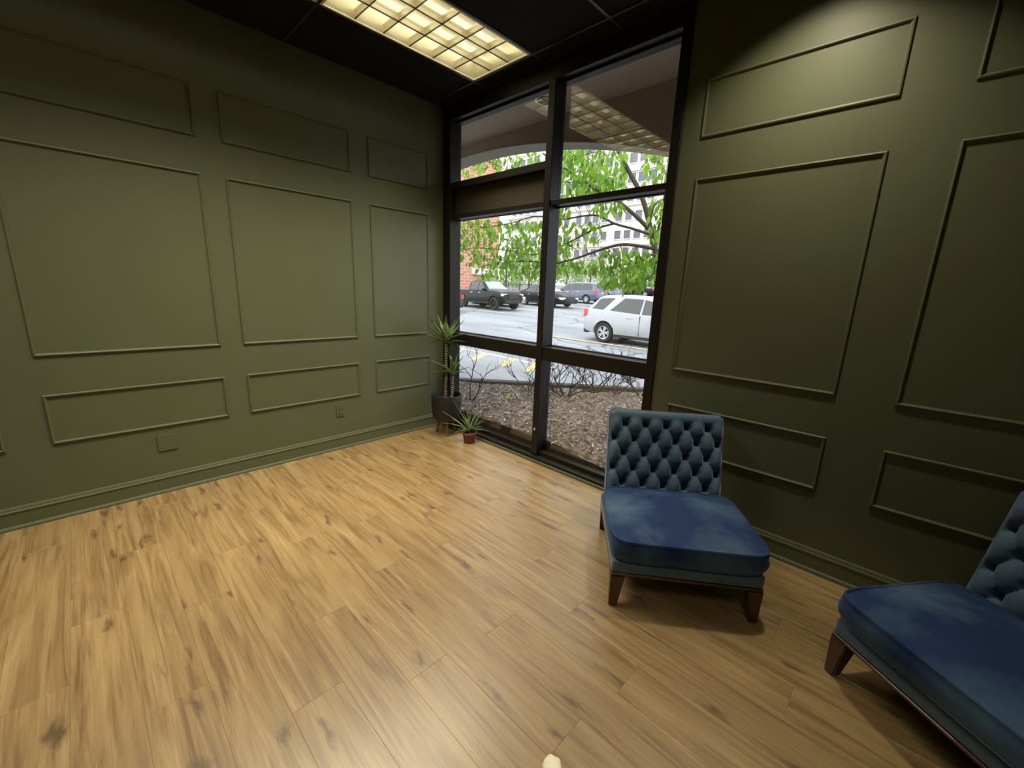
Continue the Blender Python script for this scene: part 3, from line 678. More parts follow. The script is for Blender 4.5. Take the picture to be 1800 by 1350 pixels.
# ------------------------------------------------------------------ porch outside the window
struct(link('trim_3', boxm('porch_soffit', (-4.6, 0.14, 3.20), (4.2, 1.2, 3.34), 0), M['stucco']))
bm = bmesh.new(); AX, AZ, AR = -0.65, 3.08, 8.04; xs = [AX - 3.46 + 6.92 * k / 40 for k in range(41)]
prof = [(x, AZ - AR + math.sqrt(AR * AR - (x - AX) ** 2)) for x in xs]
fr = []
for yy in (0.9, 1.17): fr.append(([bm.verts.new((x, yy, z)) for x, z in prof], [bm.verts.new((x, yy, 3.34)) for x, z in prof]))
for k in range(40):
    for (lo, hi) in fr: bm.faces.new((lo[k], lo[k + 1], hi[k + 1], hi[k]))
    bm.faces.new((fr[0][0][k], fr[0][0][k + 1], fr[1][0][k + 1], fr[1][0][k])); bm.faces.new((fr[0][1][k], fr[0][1][k + 1], fr[1][1][k + 1], fr[1][1][k]))
arch = struct(link('wall_porch', to_mesh('porch_arch', bm), M['stucco']))
bm = bmesh.new(); n0 = []
for (x, z) in prof: n0.append([bm.verts.new((x, 0.895, z - 0.012)), bm.verts.new((x, 0.895, z + 0.006)), bm.verts.new((x, 1.175, z + 0.006)), bm.verts.new((x, 1.175, z - 0.012))])
for a, b in zip(n0, n0[1:]):
    for k in range(4): bm.faces.new((a[k], b[k], b[(k + 1) % 4], a[(k + 1) % 4]))
link('arch_lining', to_mesh('arch_lining', bm), M['concrete'], arch)
for x0 in (-4.6, 2.81): link('pier', boxm('pier', (x0, 0.9, -0.3), (x0 + 0.5 if x0 < 0 else x0 + 0.6, 1.17, 3.34)), M['stucco'], arch)
struct(link('wall_facade', boxm('facade', (-8.0, 0.0, -0.4), (-0.2, 0.13, 4.2)), M['stucco']))
dl = thing('downlight', 'round recessed downlight with white ring in the porch soffit', 'light', (0.83, 0.555, 3.20))
link('trim_ring', lathem('trim_ring', [(0.098, 0.0), (0.100, -0.008), (0.122, -0.006), (0.124, 0.0)], 40), M['awning'], dl)
link('can', lathem('can', [(0.098, -0.001), (0.092, 0.004), (0.05, 0.0045), (0.0, 0.005)], 32), M['blackplastic'], dl).location = (0, 0, -0.006)

# ------------------------------------------------------------------ ground outside
v = []; f = []; S = list(range(-6, 26, 4)) + [15.4] + [20, 40, 70, 110, 160]; S = sorted(set(S)); Lt = [-90, -40, -15, 0, 15, 40, 90]
for s in S:
    for q in Lt:
        x = CAM.x + HX * s + HY * q; yy = CAM.y + HY * s - HX * q; v.append((x, yy, -0.3 + max(0, 0.035 * (s - 15.4))))
for i in range(len(S) - 1):
    for j in range(len(Lt) - 1): f.append((i * 7 + j, i * 7 + j + 1, (i + 1) * 7 + j + 1, (i + 1) * 7 + j))
# keep the part outside the building only
bm = bmesh.new(); bm.from_mesh(raw('tmp', v, f)); bmesh.ops.bisect_plane(bm, geom=bm.verts[:] + bm.edges[:] + bm.faces[:], plane_co=(0, 0.13, 0), plane_no=(0, -1, 0), clear_outer=True)
struct(link('parking_lot', to_mesh('parking_lot', bm), M['asphalt']))

CA, CB = Vector((-1.73, 1.47)), Vector((0.66, 3.45)); cdv = (CB - CA).normalized(); cn = Vector((-cdv.y, cdv.x))
pA, pB = CA - cdv * 4.5, CB + cdv * 7
bm = bmesh.new(); vs = []
for p in (pA, pB):
    for (o, z) in ((-0.03, -0.3), (-0.02, 0.0), (0.0, 0.012), (0.12, 0.012), (0.14, -0.005), (0.15, -0.3)): vs.append(bm.verts.new((p.x + cn.x * o, p.y + cn.y * o, z)))
for k in range(6): bm.faces.new((vs[k], vs[(k + 1) % 6], vs[6 + (k + 1) % 6], vs[6 + k]))
bm.faces.new(vs[:6]); bm.faces.new(vs[6:][::-1])
struct(link('curb', to_mesh('curb', bm), M['curb']))
# bed of mulch between the window and the curb
def soil_top(x): return interp([(-4, .16), (.5, .165), (.62, .168), (.75, .176), (.86, .168), (1.12, .172), (1.32, .160), (1.46, .172), (1.58, .166), (1.70, .132), (2.0, .108), (2.4, .10), (6, .1)], x)
def interp(keys, x):
    if x <= keys[0][0]: return keys[0][1]
    for (a, b), (c, d) in zip(keys, keys[1:]):
        if x <= c: return b + (d - b) * (x - a) / (c - a) if c > a else d
    return keys[-1][1]
def bed_z(x, yy):
    d = (x - CA.x) * cn.x + (yy - CA.y) * cn.y       # signed distance to the curb, negative inside
    z0 = soil_top(x); base = -0.05 + (z0 + 0.05) * (1 - min(1.0, max(0.0, yy - .1) / max(.3, (max(0.0, yy - .1) - d / cn.y))))
    k = min(1.0, (yy - .097) / .3)
    return base + k * 0.022 * mnoise.noise(Vector((x * 3.1, yy * 3.1, 0.2))) + (.3 + .7 * k) * 0.012 * mnoise.noise(Vector((x * 11, yy * 11, 3)))
def bed_edge(x): return 0.097
v = []; f = []; NX, NY = 170, 70
for i in range(NX + 1):
    x = -3.6 + 8.4 * i / NX; y0 = bed_edge(x); yc = CA.y - ((x - CA.x) * cn.x) / cn.y; yc = max(y0 + 0.02, yc)
    for j in range(NY + 1):
        t = j / NY; yy = y0 + (yc - y0) * t; v.append((x, yy, bed_z(x, yy)))
for i in range(NX):
    for j in range(NY): f.append((i * (NY + 1) + j, (i + 1) * (NY + 1) + j, (i + 1) * (NY + 1) + j + 1, i * (NY + 1) + j + 1))
bed = struct(link('mulch_bed', raw('mulch_bed', v, f, True), M['mulch']))
v = []; f = []
for i in range(86):     # cut face of the damp soil that lies against the glass
    x = 0.13 + 2.19 * i / 85; z = bed_z(x, .097) - .001; v += [(x, .0955, -.1), (x, .0955, z), (x, .125, z)]
for i in range(85): f += [(i * 3, i * 3 + 3, i * 3 + 4, i * 3 + 1), (i * 3 + 1, i * 3 + 4, i * 3 + 5, i * 3 + 2)]
link('soil_bank', raw('soil_bank', v, f), M['trench'], bed)
rg = random.Random(21); v = []; f = []
for k in range(6500):
    x = rg.uniform(-2.2, 2.6); y0 = bed_edge(x); yc = CA.y - ((x - CA.x) * cn.x) / cn.y
    if yc < y0 + 0.1: continue
    yy = y0 + 0.01 + (min(yc, 3.6) - y0) * rg.random() ** 1.3; a = rg.uniform(0, PI); L = rg.uniform(0.010, 0.032); wd = rg.uniform(0.003, 0.010); tz = rg.uniform(-.5, .5); z = bed_z(x, yy) + 0.006
    ca, sa = math.cos(a), math.sin(a); b = len(v)
    for (p, q, h) in ((-L, -wd, 0), (L, -wd, 0), (L, wd, 0), (-L, wd, 0), (-L * .8, 0, .008), (L * .8, 0, .008)): v.append((x + p * ca - q * sa, yy + p * sa + q * ca, z + h + p * tz))
    f += [(b, b + 1, b + 5, b + 4), (b + 2, b + 3, b + 4, b + 5), (b + 1, b + 2, b + 5), (b + 3, b, b + 4)]
cm = raw('wood_chips', v, f)
def chipmat():
    m, n, l, b = mat('pale_wood_chip'); g = n.new('ShaderNodeNewGeometry'); r = n.new('ShaderNodeValToRGB'); e = r.color_ramp.elements
    e[0].color = (0.06, 0.045, 0.038, 1); e[1].color = (0.80, 0.72, 0.65, 1); k = e.new(0.6); k.color = (0.27, 0.21, 0.18, 1); e.new(0.85).color = (0.46, 0.38, 0.33, 1)
    l.new(g.outputs['Random Per Island'], r.inputs['Fac']); l.new(r.outputs['Color'], b.inputs['Base Color']); b.inputs['Roughness'].default_value = 0.9; return m
stuff(link('wood_chips', cm, chipmat(), bed))
# road markings
def stripe(p, q, wdt, m):
    p, q = Vector(p), Vector(q); d = (q - p).normalized(); nn = Vector((-d.y, d.x)) * wdt / 2; pts = [p + nn, p - nn, q - nn, q + nn]
    bm = bmesh.new(); lo = [bm.verts.new((a.x, a.y, lot_z(a.x, a.y) - 0.01)) for a in pts]; hi = [bm.verts.new((a.x, a.y, lot_z(a.x, a.y) + 0.006)) for a in pts]
    bm.faces.new(hi); bm.faces.new(lo[::-1])
    for k in range(4): bm.faces.new((lo[k], lo[(k + 1) % 4], hi[(k + 1) % 4], hi[k]))
    return struct(link('road_markings', to_mesh('road_markings', bm), m))
for x in (-6.6, -5.55, -4.5, -3.45, -2.6): stripe((x + 0.15, 4.15), (x - 0.35, 5.0), 0.20, M['yellow'])
stripe((-7.2, 5.22), (-2.4, 5.02), 0.12, M['whiteline'])
stripe((-8.0, 10.0), (-0.5, 10.15), 0.11, M['yellow'])
stripe((-18.6, 14.6), (-14.2, 15.3), 0.14, M['yellow']); stripe((-16.5, 18.6), (-12.5, 18.4), 0.14, M['whiteline']); stripe((-18.0, 24.0), (-13.0, 24.2), 0.14, M['whiteline'])

# ------------------------------------------------------------------ cars
def interp(keys, x):
    if x <= keys[0][0]: return keys[0][1]
    for (a, b), (c, d) in zip(keys, keys[1:]):
        if x <= c: return b + (d - b) * (x - a) / (c - a) if c > a else d
    return keys[-1][1]
tyre_me, rim_me = {}, {}
def wheel_meshes(R, wd):
    k = (R, wd)
    if k not in tyre_me:
        tyre_me[k] = lathem('wheel', [(R * .66, -wd / 2 * .9), (R * .90, -wd / 2), (R * .98, -wd / 2 * .78), (R, -wd / 2 * .4), (R, wd / 2 * .4), (R * .98, wd / 2 * .78), (R * .90, wd / 2), (R * .66, wd / 2 * .9), (R * .64, 0.0), (R * .66, -wd / 2 * .9)], 36)
        bm = bmesh.new(); r = R * 0.66; n = 10; z = wd / 2 * .80
        # dished rim: outer ring, hub and five double spokes
        def rg(ra, za): return [bm.verts.new((ra * math.cos(2 * PI * i / 40), ra * math.sin(2 * PI * i / 40), za)) for i in range(40)]
        rr = [rg(r, z), rg(r * .90, z * .95), rg(r * .86, z * .3), ]
        for a, b in zip(rr, rr[1:]):
            for i in range(40): bm.faces.new((a[i], a[(i + 1) % 40], b[(i + 1) % 40], b[i]))
        hub = [rg(r * .22, z * .80), rg(r * .24, z * .3)]
        bm.faces.new(hub[0])
        for i in range(40): bm.faces.new((hub[0][i], hub[0][(i + 1) % 40], hub[1][(i + 1) % 40], hub[1][i]))
        for s in range(10):
            a = 2 * PI * (s // 2) / 5 + (0.20 if s % 2 else -0.20); c, q = math.cos(a), math.sin(a); hw = r * 0.075
            vv = []
            for zz in (z * .84, z * .5):
                for (ra, sg) in ((r * .18, -1), (r * .9, -1.3), (r * .9, 1.3), (r * .18, 1)): vv.append(bm.verts.new((ra * c - sg * hw * q, ra * q + sg * hw * c, zz)))
            bm.faces.new(vv[:4])
            for i in range(4): bm.faces.new((vv[i], vv[(i + 1) % 4], vv[4 + (i + 1) % 4], vv[4 + i]))
        rim_me[k] = to_mesh('rim', bm)
    return tyre_me[k], rim_me[k]
def make_car(name, label, cat, spec, paint, loc, rotz, group=None, scale=1.0, rim='alloy', lights=True):
    t = thing(name, label, cat, loc, rotz, group); t.scale = (scale,) * 3
    W, xr, xf, R = spec['W'], spec['xr'], spec['xf'], spec['R']; top, belt = spec['top'], spec['belt']; xa, xb = spec['top'][0][0], spec['top'][-1][0]
    wd = 0.24; sill = spec.get('sill', 0.27); tum = spec.get('tum', 0.30)
    def half(x):
        tt = min(1.0, abs((x - (xa + xb) / 2) / ((xb - xa) / 2))); return W * (1 - 0.16 * tt ** 7)
    def tops(x):
        zt = interp(top, x); zb = min(interp(belt, x), zt); wh = half(x); wt = wh * .95 - max(0, zt - zb) * tum
        return zt, zb, wh, wt
    def low(x):
        z = sill + 0.14 * max(0, (abs(x - (xa + xb) / 2) / ((xb - xa) / 2)) ** 8)
        for xc in (xr, xf):
            d = abs(x - xc); Ra = R * 1.16
            if d < Ra: z = max(z, R + math.sqrt(Ra * Ra - d * d))
        return z
    xs = set([xa + (xb - xa) * k / 70 for k in range(71)] + [k[0] for k in top] + [k[0] for k in belt])
    for xc in (xr, xf): xs |= {xc + R * 1.16 * math.cos(PI * k / 16) for k in range(17)}
    xs = sorted(x for x in xs if xa <= x <= xb); bm = bmesh.new(); rows = []
    for x in xs:
        zt, zb, wh, wt = tops(x); zl = min(low(x), zb - 0.08)
        zm = max(zl + 0.01, min(0.58, zb - 0.1)); zr = max(zm + 0.005, zb - 0.07)
        pr = [(0.0, zl), (wh * .93, zl), (wh * .985, (zl + zm) / 2), (wh, zm), (wh * .985, zr), (wh * .955, zb), (wt + 0.02 if zt - zb > .1 else wt, max(zb, zt - 0.07)), (wt * .90, zt - 0.012), (wt * .5, zt + 0.012), (0.0, zt + 0.018)]
        full = pr + [(-a, b) for a, b in pr[-2:0:-1]]
        rows.append([bm.verts.new((x, a, b)) for a, b in full])
    n = len(rows[0])
    for a, b in zip(rows, rows[1:]):
        for k in range(n): bm.faces.new((a[k], a[(k + 1) % n], b[(k + 1) % n], b[k]))
    bm.faces.new(rows[0]); bm.faces.new(rows[-1][::-1])
    link('body', to_mesh('body', bm, False, math.radians(38)), paint, t)
    link('underbody', boxm('underbody', (xr - 0.55, -W * .62, sill - 0.05), (xf + 0.5, W * .62, R * 2.2)), M['blackplastic'], t)
    for (x0b, x0t, x1b, x1t) in spec['side']:
        for s in (-1, 1):
            vv = []; ff = []; A, B = 10, 4
            for i in range(A + 1):
                for j in range(B + 1):
                    u, h = i / A, j / B; xbv = x0b + (x1b - x0b) * u; xtv = x0t + (x1t - x0t) * u; x = xbv + (xtv - xbv) * h
                    zt, zb, wh, wt = tops(x); z0 = zb + 0.02; z1 = max(z0 + 0.01, zt - 0.10); z = z0 + (z1 - z0) * h
                    fr = (z - zb) / max(1e-3, zt - 0.07 - zb); yy = wh * .955 + (wt + 0.02 - wh * .955) * min(1, fr) + 0.008; vv.append((x, s * yy, z))
            for i in range(A):
                for j in range(B): ff.append((i * 5 + j, i * 5 + 5 + j, i * 5 + 6 + j, i * 5 + 1 + j))
            bm = bmesh.new(); bm.from_mesh(raw('t', vv, ff)); link('side_window', to_mesh('side_window', bm, True), M['carglass'], t)
    for nm, (x0, x1), m in (('windshield', spec['ws'], spec.get('wsmat', 'windshield')), ('rear_window', spec['rw'], 'carglass')):
        if x0 == x1: continue
        vv = []; ff = []
        for i in range(9):
            x = x0 + (x1 - x0) * i / 8; zt, zb, wh, wt = tops(x)
            for (a, dz) in ((-.90, -.012), (-.5, .012), (0, .018), (.5, .012), (.90, -.012)): vv.append((x + (0.006 if x0 > 0 else -0.006), wt * a * .97, zt + dz + 0.008))
        for i in range(8):
            for j in range(4): ff.append((i * 5 + j, i * 5 + 5 + j, i * 5 + 6 + j, i * 5 + 1 + j))
        bm = bmesh.new(); bm.from_mesh(raw('t', vv, ff)); link(nm, to_mesh(nm, bm, True), M[m], t)
    ty, ri = wheel_meshes(R, wd)
    for xc in (xr, xf):
        for s in (-1, 1):
            wv = link('wheel', ty, M['tyre'], t); wv.location = (xc, s * (W - wd / 2 - 0.01), R); wv.rotation_euler = (-s * PI / 2, 0, 0)
            nm = 'rim' if rim == 'alloy' else 'black_rim'
            if rim == 'alloy': link('rim', ri, M['alloy'], wv)
            else:
                r2 = bpy.data.meshes.get('black_rim') or ri.copy()
                if r2.name != 'black_rim': r2.name = 'black_rim'; r2.materials.clear(); r2.materials.append(M['blackalloy'])
                link('rim', r2, None, wv)
            link('brake_disc', lathem('brake_disc', [(0, 0.02), (R * .58, 0.02), (R * .58, 0)], 20), M['blackplastic'], wv)
    zt0, zb0 = interp(top, xa + .12), min(interp(belt, xa + .12), interp(top, xa + .12)); zf0 = interp(top, xb - .1)
    for s in (-1, 1):
        hl = half(xb - .18); rl = half(xa + .12); lz = spec.get('tail', zb0 - 0.02)
        link('headlight', boxm('headlight', (xb - .42, min(s * hl * .62, s * hl * 1.003), zf0 - .20), (xb - .02, max(s * hl * .62, s * hl * 1.003), zf0 - .05), .03, 2), M['headlamp'], t)
        link('taillight', boxm('taillight', (xa - .012, min(s * rl * .74, s * rl * 1.008), lz - .27), (xa + .30, max(s * rl * .74, s * rl * 1.008), lz), .05, 3), M['taillamp'], t)
        link('mirror', boxm('mirror', (spec['mx'] - .06, min(s * W * .97, s * (W + .17)), interp(belt, spec['mx']) - .02), (spec['mx'] + .06, max(s * W * .97, s * (W + .17)), interp(belt, spec['mx']) + .12), .03, 2), paint, t)
        for xh in spec.get('handles', ()):
            zz = interp(belt, xh) - .14; link('door_handle', boxm('door_handle', (xh - .11, s * W * .99 - .02, zz - .018), (xh + .11, s * W * .99 + .03, zz + .018), .012, 2), M['chrome'], t)
        for xg in spec.get('seams', ()):
            zz = interp(belt, xg); link('door_seam', boxm('door_seam', (xg - .006, min(s * W * .94, s * (W + .003)), sill + .08), (xg + .006, max(s * W * .94, s * (W + .003)), zz - .03)), M['blackplastic'], t)
        link('sill_trim', boxm('sill_trim', (xr + R * 1.2, min(s * W * .86, s * W * .97), sill - .06), (xf - R * 1.2, max(s * W * .86, s * W * .97), sill + .05), .02, 1), M['blackplastic'], t)
    link('grille', boxm('grille', (xb - .06, -half(xb) * spec.get('gw', .5), zf0 - .36), (xb + .02, half(xb) * spec.get('gw', .5), zf0 - .12), .04, 2), M['blackplastic'], t)
    link('front_bumper', boxm('front_bumper', (xb - .12, -half(xb) * .86, sill + .02), (xb + .05, half(xb) * .86, sill + .20), .05, 2), M['blackplastic'] if spec.get('darkbump') else paint, t)
    link('rear_bumper', boxm('rear_bumper', (xa - .05, -half(xa) * .9, sill - .01), (xa + .14, half(xa) * .9, sill + .19), .05, 2), M['blackplastic'], t)
    link('license_plate', boxm('license_plate', (xa - .03, -.15, .80 if zb0 > .95 else .68), (xa + .02, .15, .95 if zb0 > .95 else .82), .005, 1), M['plate'], t)
    return t
SUV = dict(W=.92, xr=-1.42, xf=1.44, R=.365, sill=.30, tum=.27, gw=.5, top=[(-2.36, .98), (-2.31, 1.12), (-2.22, 1.22), (-1.80, 1.60), (-1.62, 1.68), (-1.0, 1.72), (0.0, 1.70), (.45, 1.62), (1.25, 1.13), (2.0, 1.03), (2.33, .88), (2.40, .70)],
           belt=[(-2.36, .95), (-2.22, 1.20), (-1.5, 1.17), (0, 1.08), (1.25, 1.06), (2.40, .68)], side=[(-1.22, -.72, -.06, -.02), (.02, .04, 1.00, .42), (-2.02, -1.72, -1.50, -1.10)], ws=(1.22, .50), rw=(-2.19, -1.84), mx=.88, handles=(-.42, .62), seams=(-.02, .98), tail=1.18)
VAN = dict(W=.96, xr=-1.50, xf=1.50, R=.35, sill=.27, tum=.26, top=[(-2.50, .90), (-2.46, 1.10), (-2.34, 1.45), (-2.2, 1.66), (-1.7, 1.75), (-.2, 1.76), (.55, 1.70), (1.65, 1.12), (2.2, .98), (2.50, .78), (2.56, .60)],
           belt=[(-2.50, .9), (-2.3, 1.10), (-.5, 1.08), (1.6, 1.00), (2.56, .58)], side=[(-2.05, -1.92, -1.02, -1.02), (-.94, -.94, .18, .18), (.26, .26, 1.38, .72)], ws=(1.60, .62), rw=(-2.40, -2.24), mx=1.2, handles=(-.6, .5), seams=(.22,), tail=1.12)
SEDAN = dict(W=.91, xr=-1.38, xf=1.38, R=.33, sill=.25, tum=.42, top=[(-2.32, .80), (-2.28, 1.00), (-1.75, 1.08), (-1.0, 1.38), (-.3, 1.46), (.3, 1.43), (1.12, 1.02), (1.9, .90), (2.30, .72), (2.38, .55)],
             belt=[(-2.32, .78), (-1.7, .98), (0, .94), (1.1, .90), (2.38, .52)], side=[(-1.45, -.98, -.28, -.26), (-.20, -.20, .86, .28)], ws=(1.08, .36), rw=(-1.68, -1.06), mx=.78, handles=(-.9, .15), tail=.99)
TRUCK = dict(W=.97, xr=-1.62, xf=1.62, R=.40, sill=.42, tum=.26, gw=.52, darkbump=True, top=[(-2.75, 1.02), (-2.70, 1.16), (-1.02, 1.18), (-.98, 1.20), (-.92, 1.72), (-.6, 1.82), (.1, 1.82), (.35, 1.78), (1.02, 1.26), (1.5, 1.24), (2.35, 1.12), (2.50, .95)],
             belt=[(-2.75, 1.0), (-2.7, 1.15), (-1.0, 1.17), (1.0, 1.18), (2.35, 1.05), (2.5, .93)], side=[(-.84, -.80, -.02, -.02), (.06, .06, .84, .40)], ws=(1.0, .40), rw=(0, 0), mx=.72, handles=(-.62, .2), seams=(.02,), tail=1.12)
P_W = carpaint('white_car_paint', (0.46, 0.47, 0.485), 0.3, 0.1); P_K = plain('black_car_paint', (0.006, 0.007, 0.009), 0.3, coat=0.08, spec=0.3); P_B = carpaint('slate_blue_car_paint', (0.115, 0.135, 0.185)); P_D = plain('charcoal_car_paint', (0.03, 0.037, 0.045), 0.3, coat=0.35); P_S = carpaint('silver_car_paint', (0.50, 0.53, 0.56))
def place(px, py, spec, dx, dy, rot, sc):   # put the given wheel (dx = which axle, dy = side) on the picture point
    d = ray(px, py); t0 = 1.0
    for _ in range(4000):
        p = CAM + d * t0
        if p.z <= lot_z(p.x, p.y): break
        t0 += 0.02
    off = Matrix.Rotation(rot, 3, 'Z') @ Vector((spec[dx] * sc, dy * (spec['W'] - .1) * sc, 0)); q = p - off
    return (q.x, q.y, lot_z(q.x, q.y))
r0 = 0.0; make_car('white_suv', 'white SUV with alloy wheels and red tail lamp, nearest in the car park', 'car', SUV, P_W, place(1060, 602, SUV, 'xr', -1, r0, 1), r0)
r0 = math.radians(-3); make_car('pickup_truck', 'black four door pickup truck with pale windscreen, in front of the brick building', 'car', TRUCK, P_K, place(868, 546, TRUCK, 'xf', -1, r0, 1.0), r0, None, 1.0, 'black')
r0 = math.radians(-4); make_car('black_sedan', 'black sedan partly behind the window mullion, right of the pickup', 'car', SEDAN, P_K, place(970, 541, SEDAN, 'xf', -1, r0, 1.05), r0, None, 1.05)
r0 = PI; make_car('minivan', 'slate blue minivan with a big red tail lamp, behind the white SUV', 'car', VAN, P_B, place(1030, 534, VAN, 'xr', 1, r0, 1.0), r0)
r0 = PI + math.radians(6); make_car('charcoal_sedan', 'charcoal sedan seen from behind at the left edge of the window', 'car', SEDAN, P_D, place(796, 546.5, SEDAN, 'xr', -1, r0, 1.0), r0)
r0 = 0.0; make_car('white_sedan', 'white sedan almost hidden between the black pickup and the black sedan', 'car', SEDAN, P_W, (-19.5, 19.2, lot_z(-19.5, 19.2)), r0)
r0 = PI; make_car('blue_hatchback', 'blue grey car with red tail lamp just right of the minivan', 'car', SUV, carpaint('blue_grey_car_paint', (0.16, 0.25, 0.32)), place(1066, 527, SUV, 'xr', 1, r0, .95), r0, None, .95)
r0 = PI + .05; make_car('far_pickup', 'small far black pickup with red tail lamp, above the white SUV roof', 'car', TRUCK, P_K, place(1093, 521, TRUCK, 'xf', 1, r0, .95), r0, None, .95)
r0 = PI; make_car('silver_hatchback', 'small far silver car just right of the far black pickup', 'car', SUV, P_S, place(1143, 520, SUV, 'xr', 1, r0, .95), r0, None, .95)
r0 = .1; make_car('silver_sedan', 'small far silver sedan at the right end of the far row of cars', 'car', SEDAN, P_S, place(1126, 512, SEDAN, 'xf', -1, r0, 1.0), r0)

# ------------------------------------------------------------------ far background
k = 1.25; BYp = 60 * k
def fx(x): return CAM.x + (x - CAM.x) * k
def fz(z): return 1.5 + (z - 1.5) * k
bld = thing('office_building', 'tall off-white office block with rows of dark windows behind the tree', 'building', (fx(-38), BYp, 0))
link('facade', boxm('facade', (-26, 0.25, -2), (58, 14, fz(31))), M['offwhite'], bld)
for z in (5.2, 9.05, 15.0, 19.9, 23.0): link('belt_course', boxm('belt_course', (-26, -0.12, fz(z) - .22), (58, 0.3, fz(z) + .22)), M['facade_trim'], bld)
wm = {}
def far_window(x, z, ww, hh):
    key = (ww, hh)
    if key not in wm:
        bm = bmesh.new(); t = 0.12
        for a, b in (((-ww/2 - t, 0, -hh/2 - t), (ww/2 + t, .3, -hh/2)), ((-ww/2 - t, 0, hh/2), (ww/2 + t, .3, hh/2 + t)), ((-ww/2 - t, 0, -hh/2), (-ww/2, .3, hh/2)), ((ww/2, 0, -hh/2), (ww/2 + t, .3, hh/2))): add_box(bm, a, b)
        wm[key] = (to_mesh('window', bm), boxm('pane', (-ww/2, .14, -hh/2), (ww/2, .26, hh/2)))
    a = link('window', wm[key][0], M['offwhite'], bld, (x, 0, z)); link('pane', wm[key][1], M['win_dark'], a)
for r_, z in enumerate((4.9, 7.9, 10.56, 13.34, 16.1, 18.8, 21.65, 24.5)):
    for gq in range(-2, 7):
        for c in range(4):
            x = -41.5 + gq * 7.75 + c * 1.72
            if r_ >= 5: far_window(fx(x) - fx(-38), fz(z), 1.65, 1.75)
            else: far_window(fx(x) - fx(-38), fz(z), 1.42, 1.6)
bb = thing('brick_building', 'orange brick building at the left edge of the view, behind the pickup', 'building', (-43.0, 42.0, 0))
link('facade', boxm('facade', (-24, -18, -2), (0, 0, 18.6)), M['brick'], bb)
link('roof_coping', boxm('roof_coping', (-24.1, -18.1, 18.6), (0.15, 0.15, 18.95)), M['brick'], bb)
link('awning', raw('awning', [(.7, -5.2, 3.3), (.7, -1.2, 3.3), (.7, -1.2, 3.5), (.7, -5.2, 3.5), (-.02, -5.2, 4.2), (-.02, -1.2, 4.2), (-.02, -5.2, 3.3), (-.02, -1.2, 3.3)],
     [(0, 1, 2, 3), (3, 2, 5, 4), (0, 6, 7, 1), (0, 3, 4, 6), (1, 7, 5, 2)]), M['awning'], bb)
def hedge_blob(name, label, cat, c, rx, ry, rz, n, leaf, seed, group=None, trunk=False):
    rgx = random.Random(seed); v = []; f = []
    for q in range(n):
        a = rgx.uniform(0, 2 * PI); u = rgx.uniform(-.55, 1); rr = math.sqrt(max(0, 1 - u * u)); k2 = rgx.uniform(.72, 1.05) * (1 + .22 * mnoise.noise(Vector((math.cos(a) * rr * 2.4, math.sin(a) * rr * 2.4, u * 2.4 + seed))))
        p = Vector((rx * rr * math.cos(a) * k2, ry * rr * math.sin(a) * k2, rz * (u * k2)))
        d1 = Vector((rgx.gauss(0, 1), rgx.gauss(0, 1), rgx.gauss(0, 1))).normalized(); d2 = d1.orthogonal().normalized(); b = len(v)
        v += [p - d1 * leaf, p + d2 * leaf * .5, p + d1 * leaf, p - d2 * leaf * .5]; f.append((b, b + 1, b + 2, b + 3))
    t = thing(name, label, cat, c, 0, group); stuff(link('foliage', raw('foliage', v, f), M['hedge'], t))
    z0 = lot_z(c[0], c[1]) - c[2]
    link('stem', tubem('stem', [(0, 0, z0 - .05), (.05, .03, -rz * .3), (0.02, 0, rz * .4)], [max(.05, rz * .06), max(.04, rz * .05), .03], 7), M['bark'], t)
    return t
def far(px, py, s): # a point at horizontal distance s along that line of sight
    d = ray(px, py); q = s / (d.x * HX + d.y * HY); return CAM + d * q
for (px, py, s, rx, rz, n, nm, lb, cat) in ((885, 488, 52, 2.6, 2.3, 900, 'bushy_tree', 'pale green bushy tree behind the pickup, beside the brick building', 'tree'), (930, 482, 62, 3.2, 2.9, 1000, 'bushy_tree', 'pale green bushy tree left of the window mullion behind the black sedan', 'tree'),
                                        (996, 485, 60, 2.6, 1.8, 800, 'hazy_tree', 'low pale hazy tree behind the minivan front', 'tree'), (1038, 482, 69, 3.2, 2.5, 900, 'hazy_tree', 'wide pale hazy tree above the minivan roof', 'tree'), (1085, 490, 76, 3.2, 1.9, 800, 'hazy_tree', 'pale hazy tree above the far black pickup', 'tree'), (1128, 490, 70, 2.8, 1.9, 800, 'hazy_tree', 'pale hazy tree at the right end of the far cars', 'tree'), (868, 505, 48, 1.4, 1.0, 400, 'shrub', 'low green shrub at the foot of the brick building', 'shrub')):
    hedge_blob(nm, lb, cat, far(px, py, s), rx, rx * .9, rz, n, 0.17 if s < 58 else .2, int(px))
# iron railing and lamp post at the back of the car park
fp0, fp1 = far(872, 508, 44), far(958, 506, 46)
fe = thing('iron_fence', 'black iron railing running behind the black sedan', 'fence', (fp0.x, fp0.y, lot_z(fp0.x, fp0.y)))
dv = Vector((fp1.x - fp0.x, fp1.y - fp0.y, 0)); zz = lot_z(fp1.x, fp1.y) - lot_z(fp0.x, fp0.y); nb = 34
for k2 in range(nb + 1):
    p = dv * (k2 / nb) + Vector((0, 0, zz * k2 / nb)); big = k2 % 8 == 0
    link('post' if big else 'baluster', tubem('baluster', [p, p + Vector((0, 0, 1.45 if big else 1.3))], .045 if big else .018, 5, False), M['fence'], fe)
for h in (.15, 1.25): link('rail', tubem('rail', [Vector((0, 0, h)), dv + Vector((0, 0, zz + h))], .025, 6, False), M['fence'], fe)
lp = far(889, 506, 43); g = lot_z(lp.x, lp.y)
po = thing('lamp_post', 'thin dark lamp post rising behind the pickup bonnet', 'lamp post', (lp.x, lp.y, g))
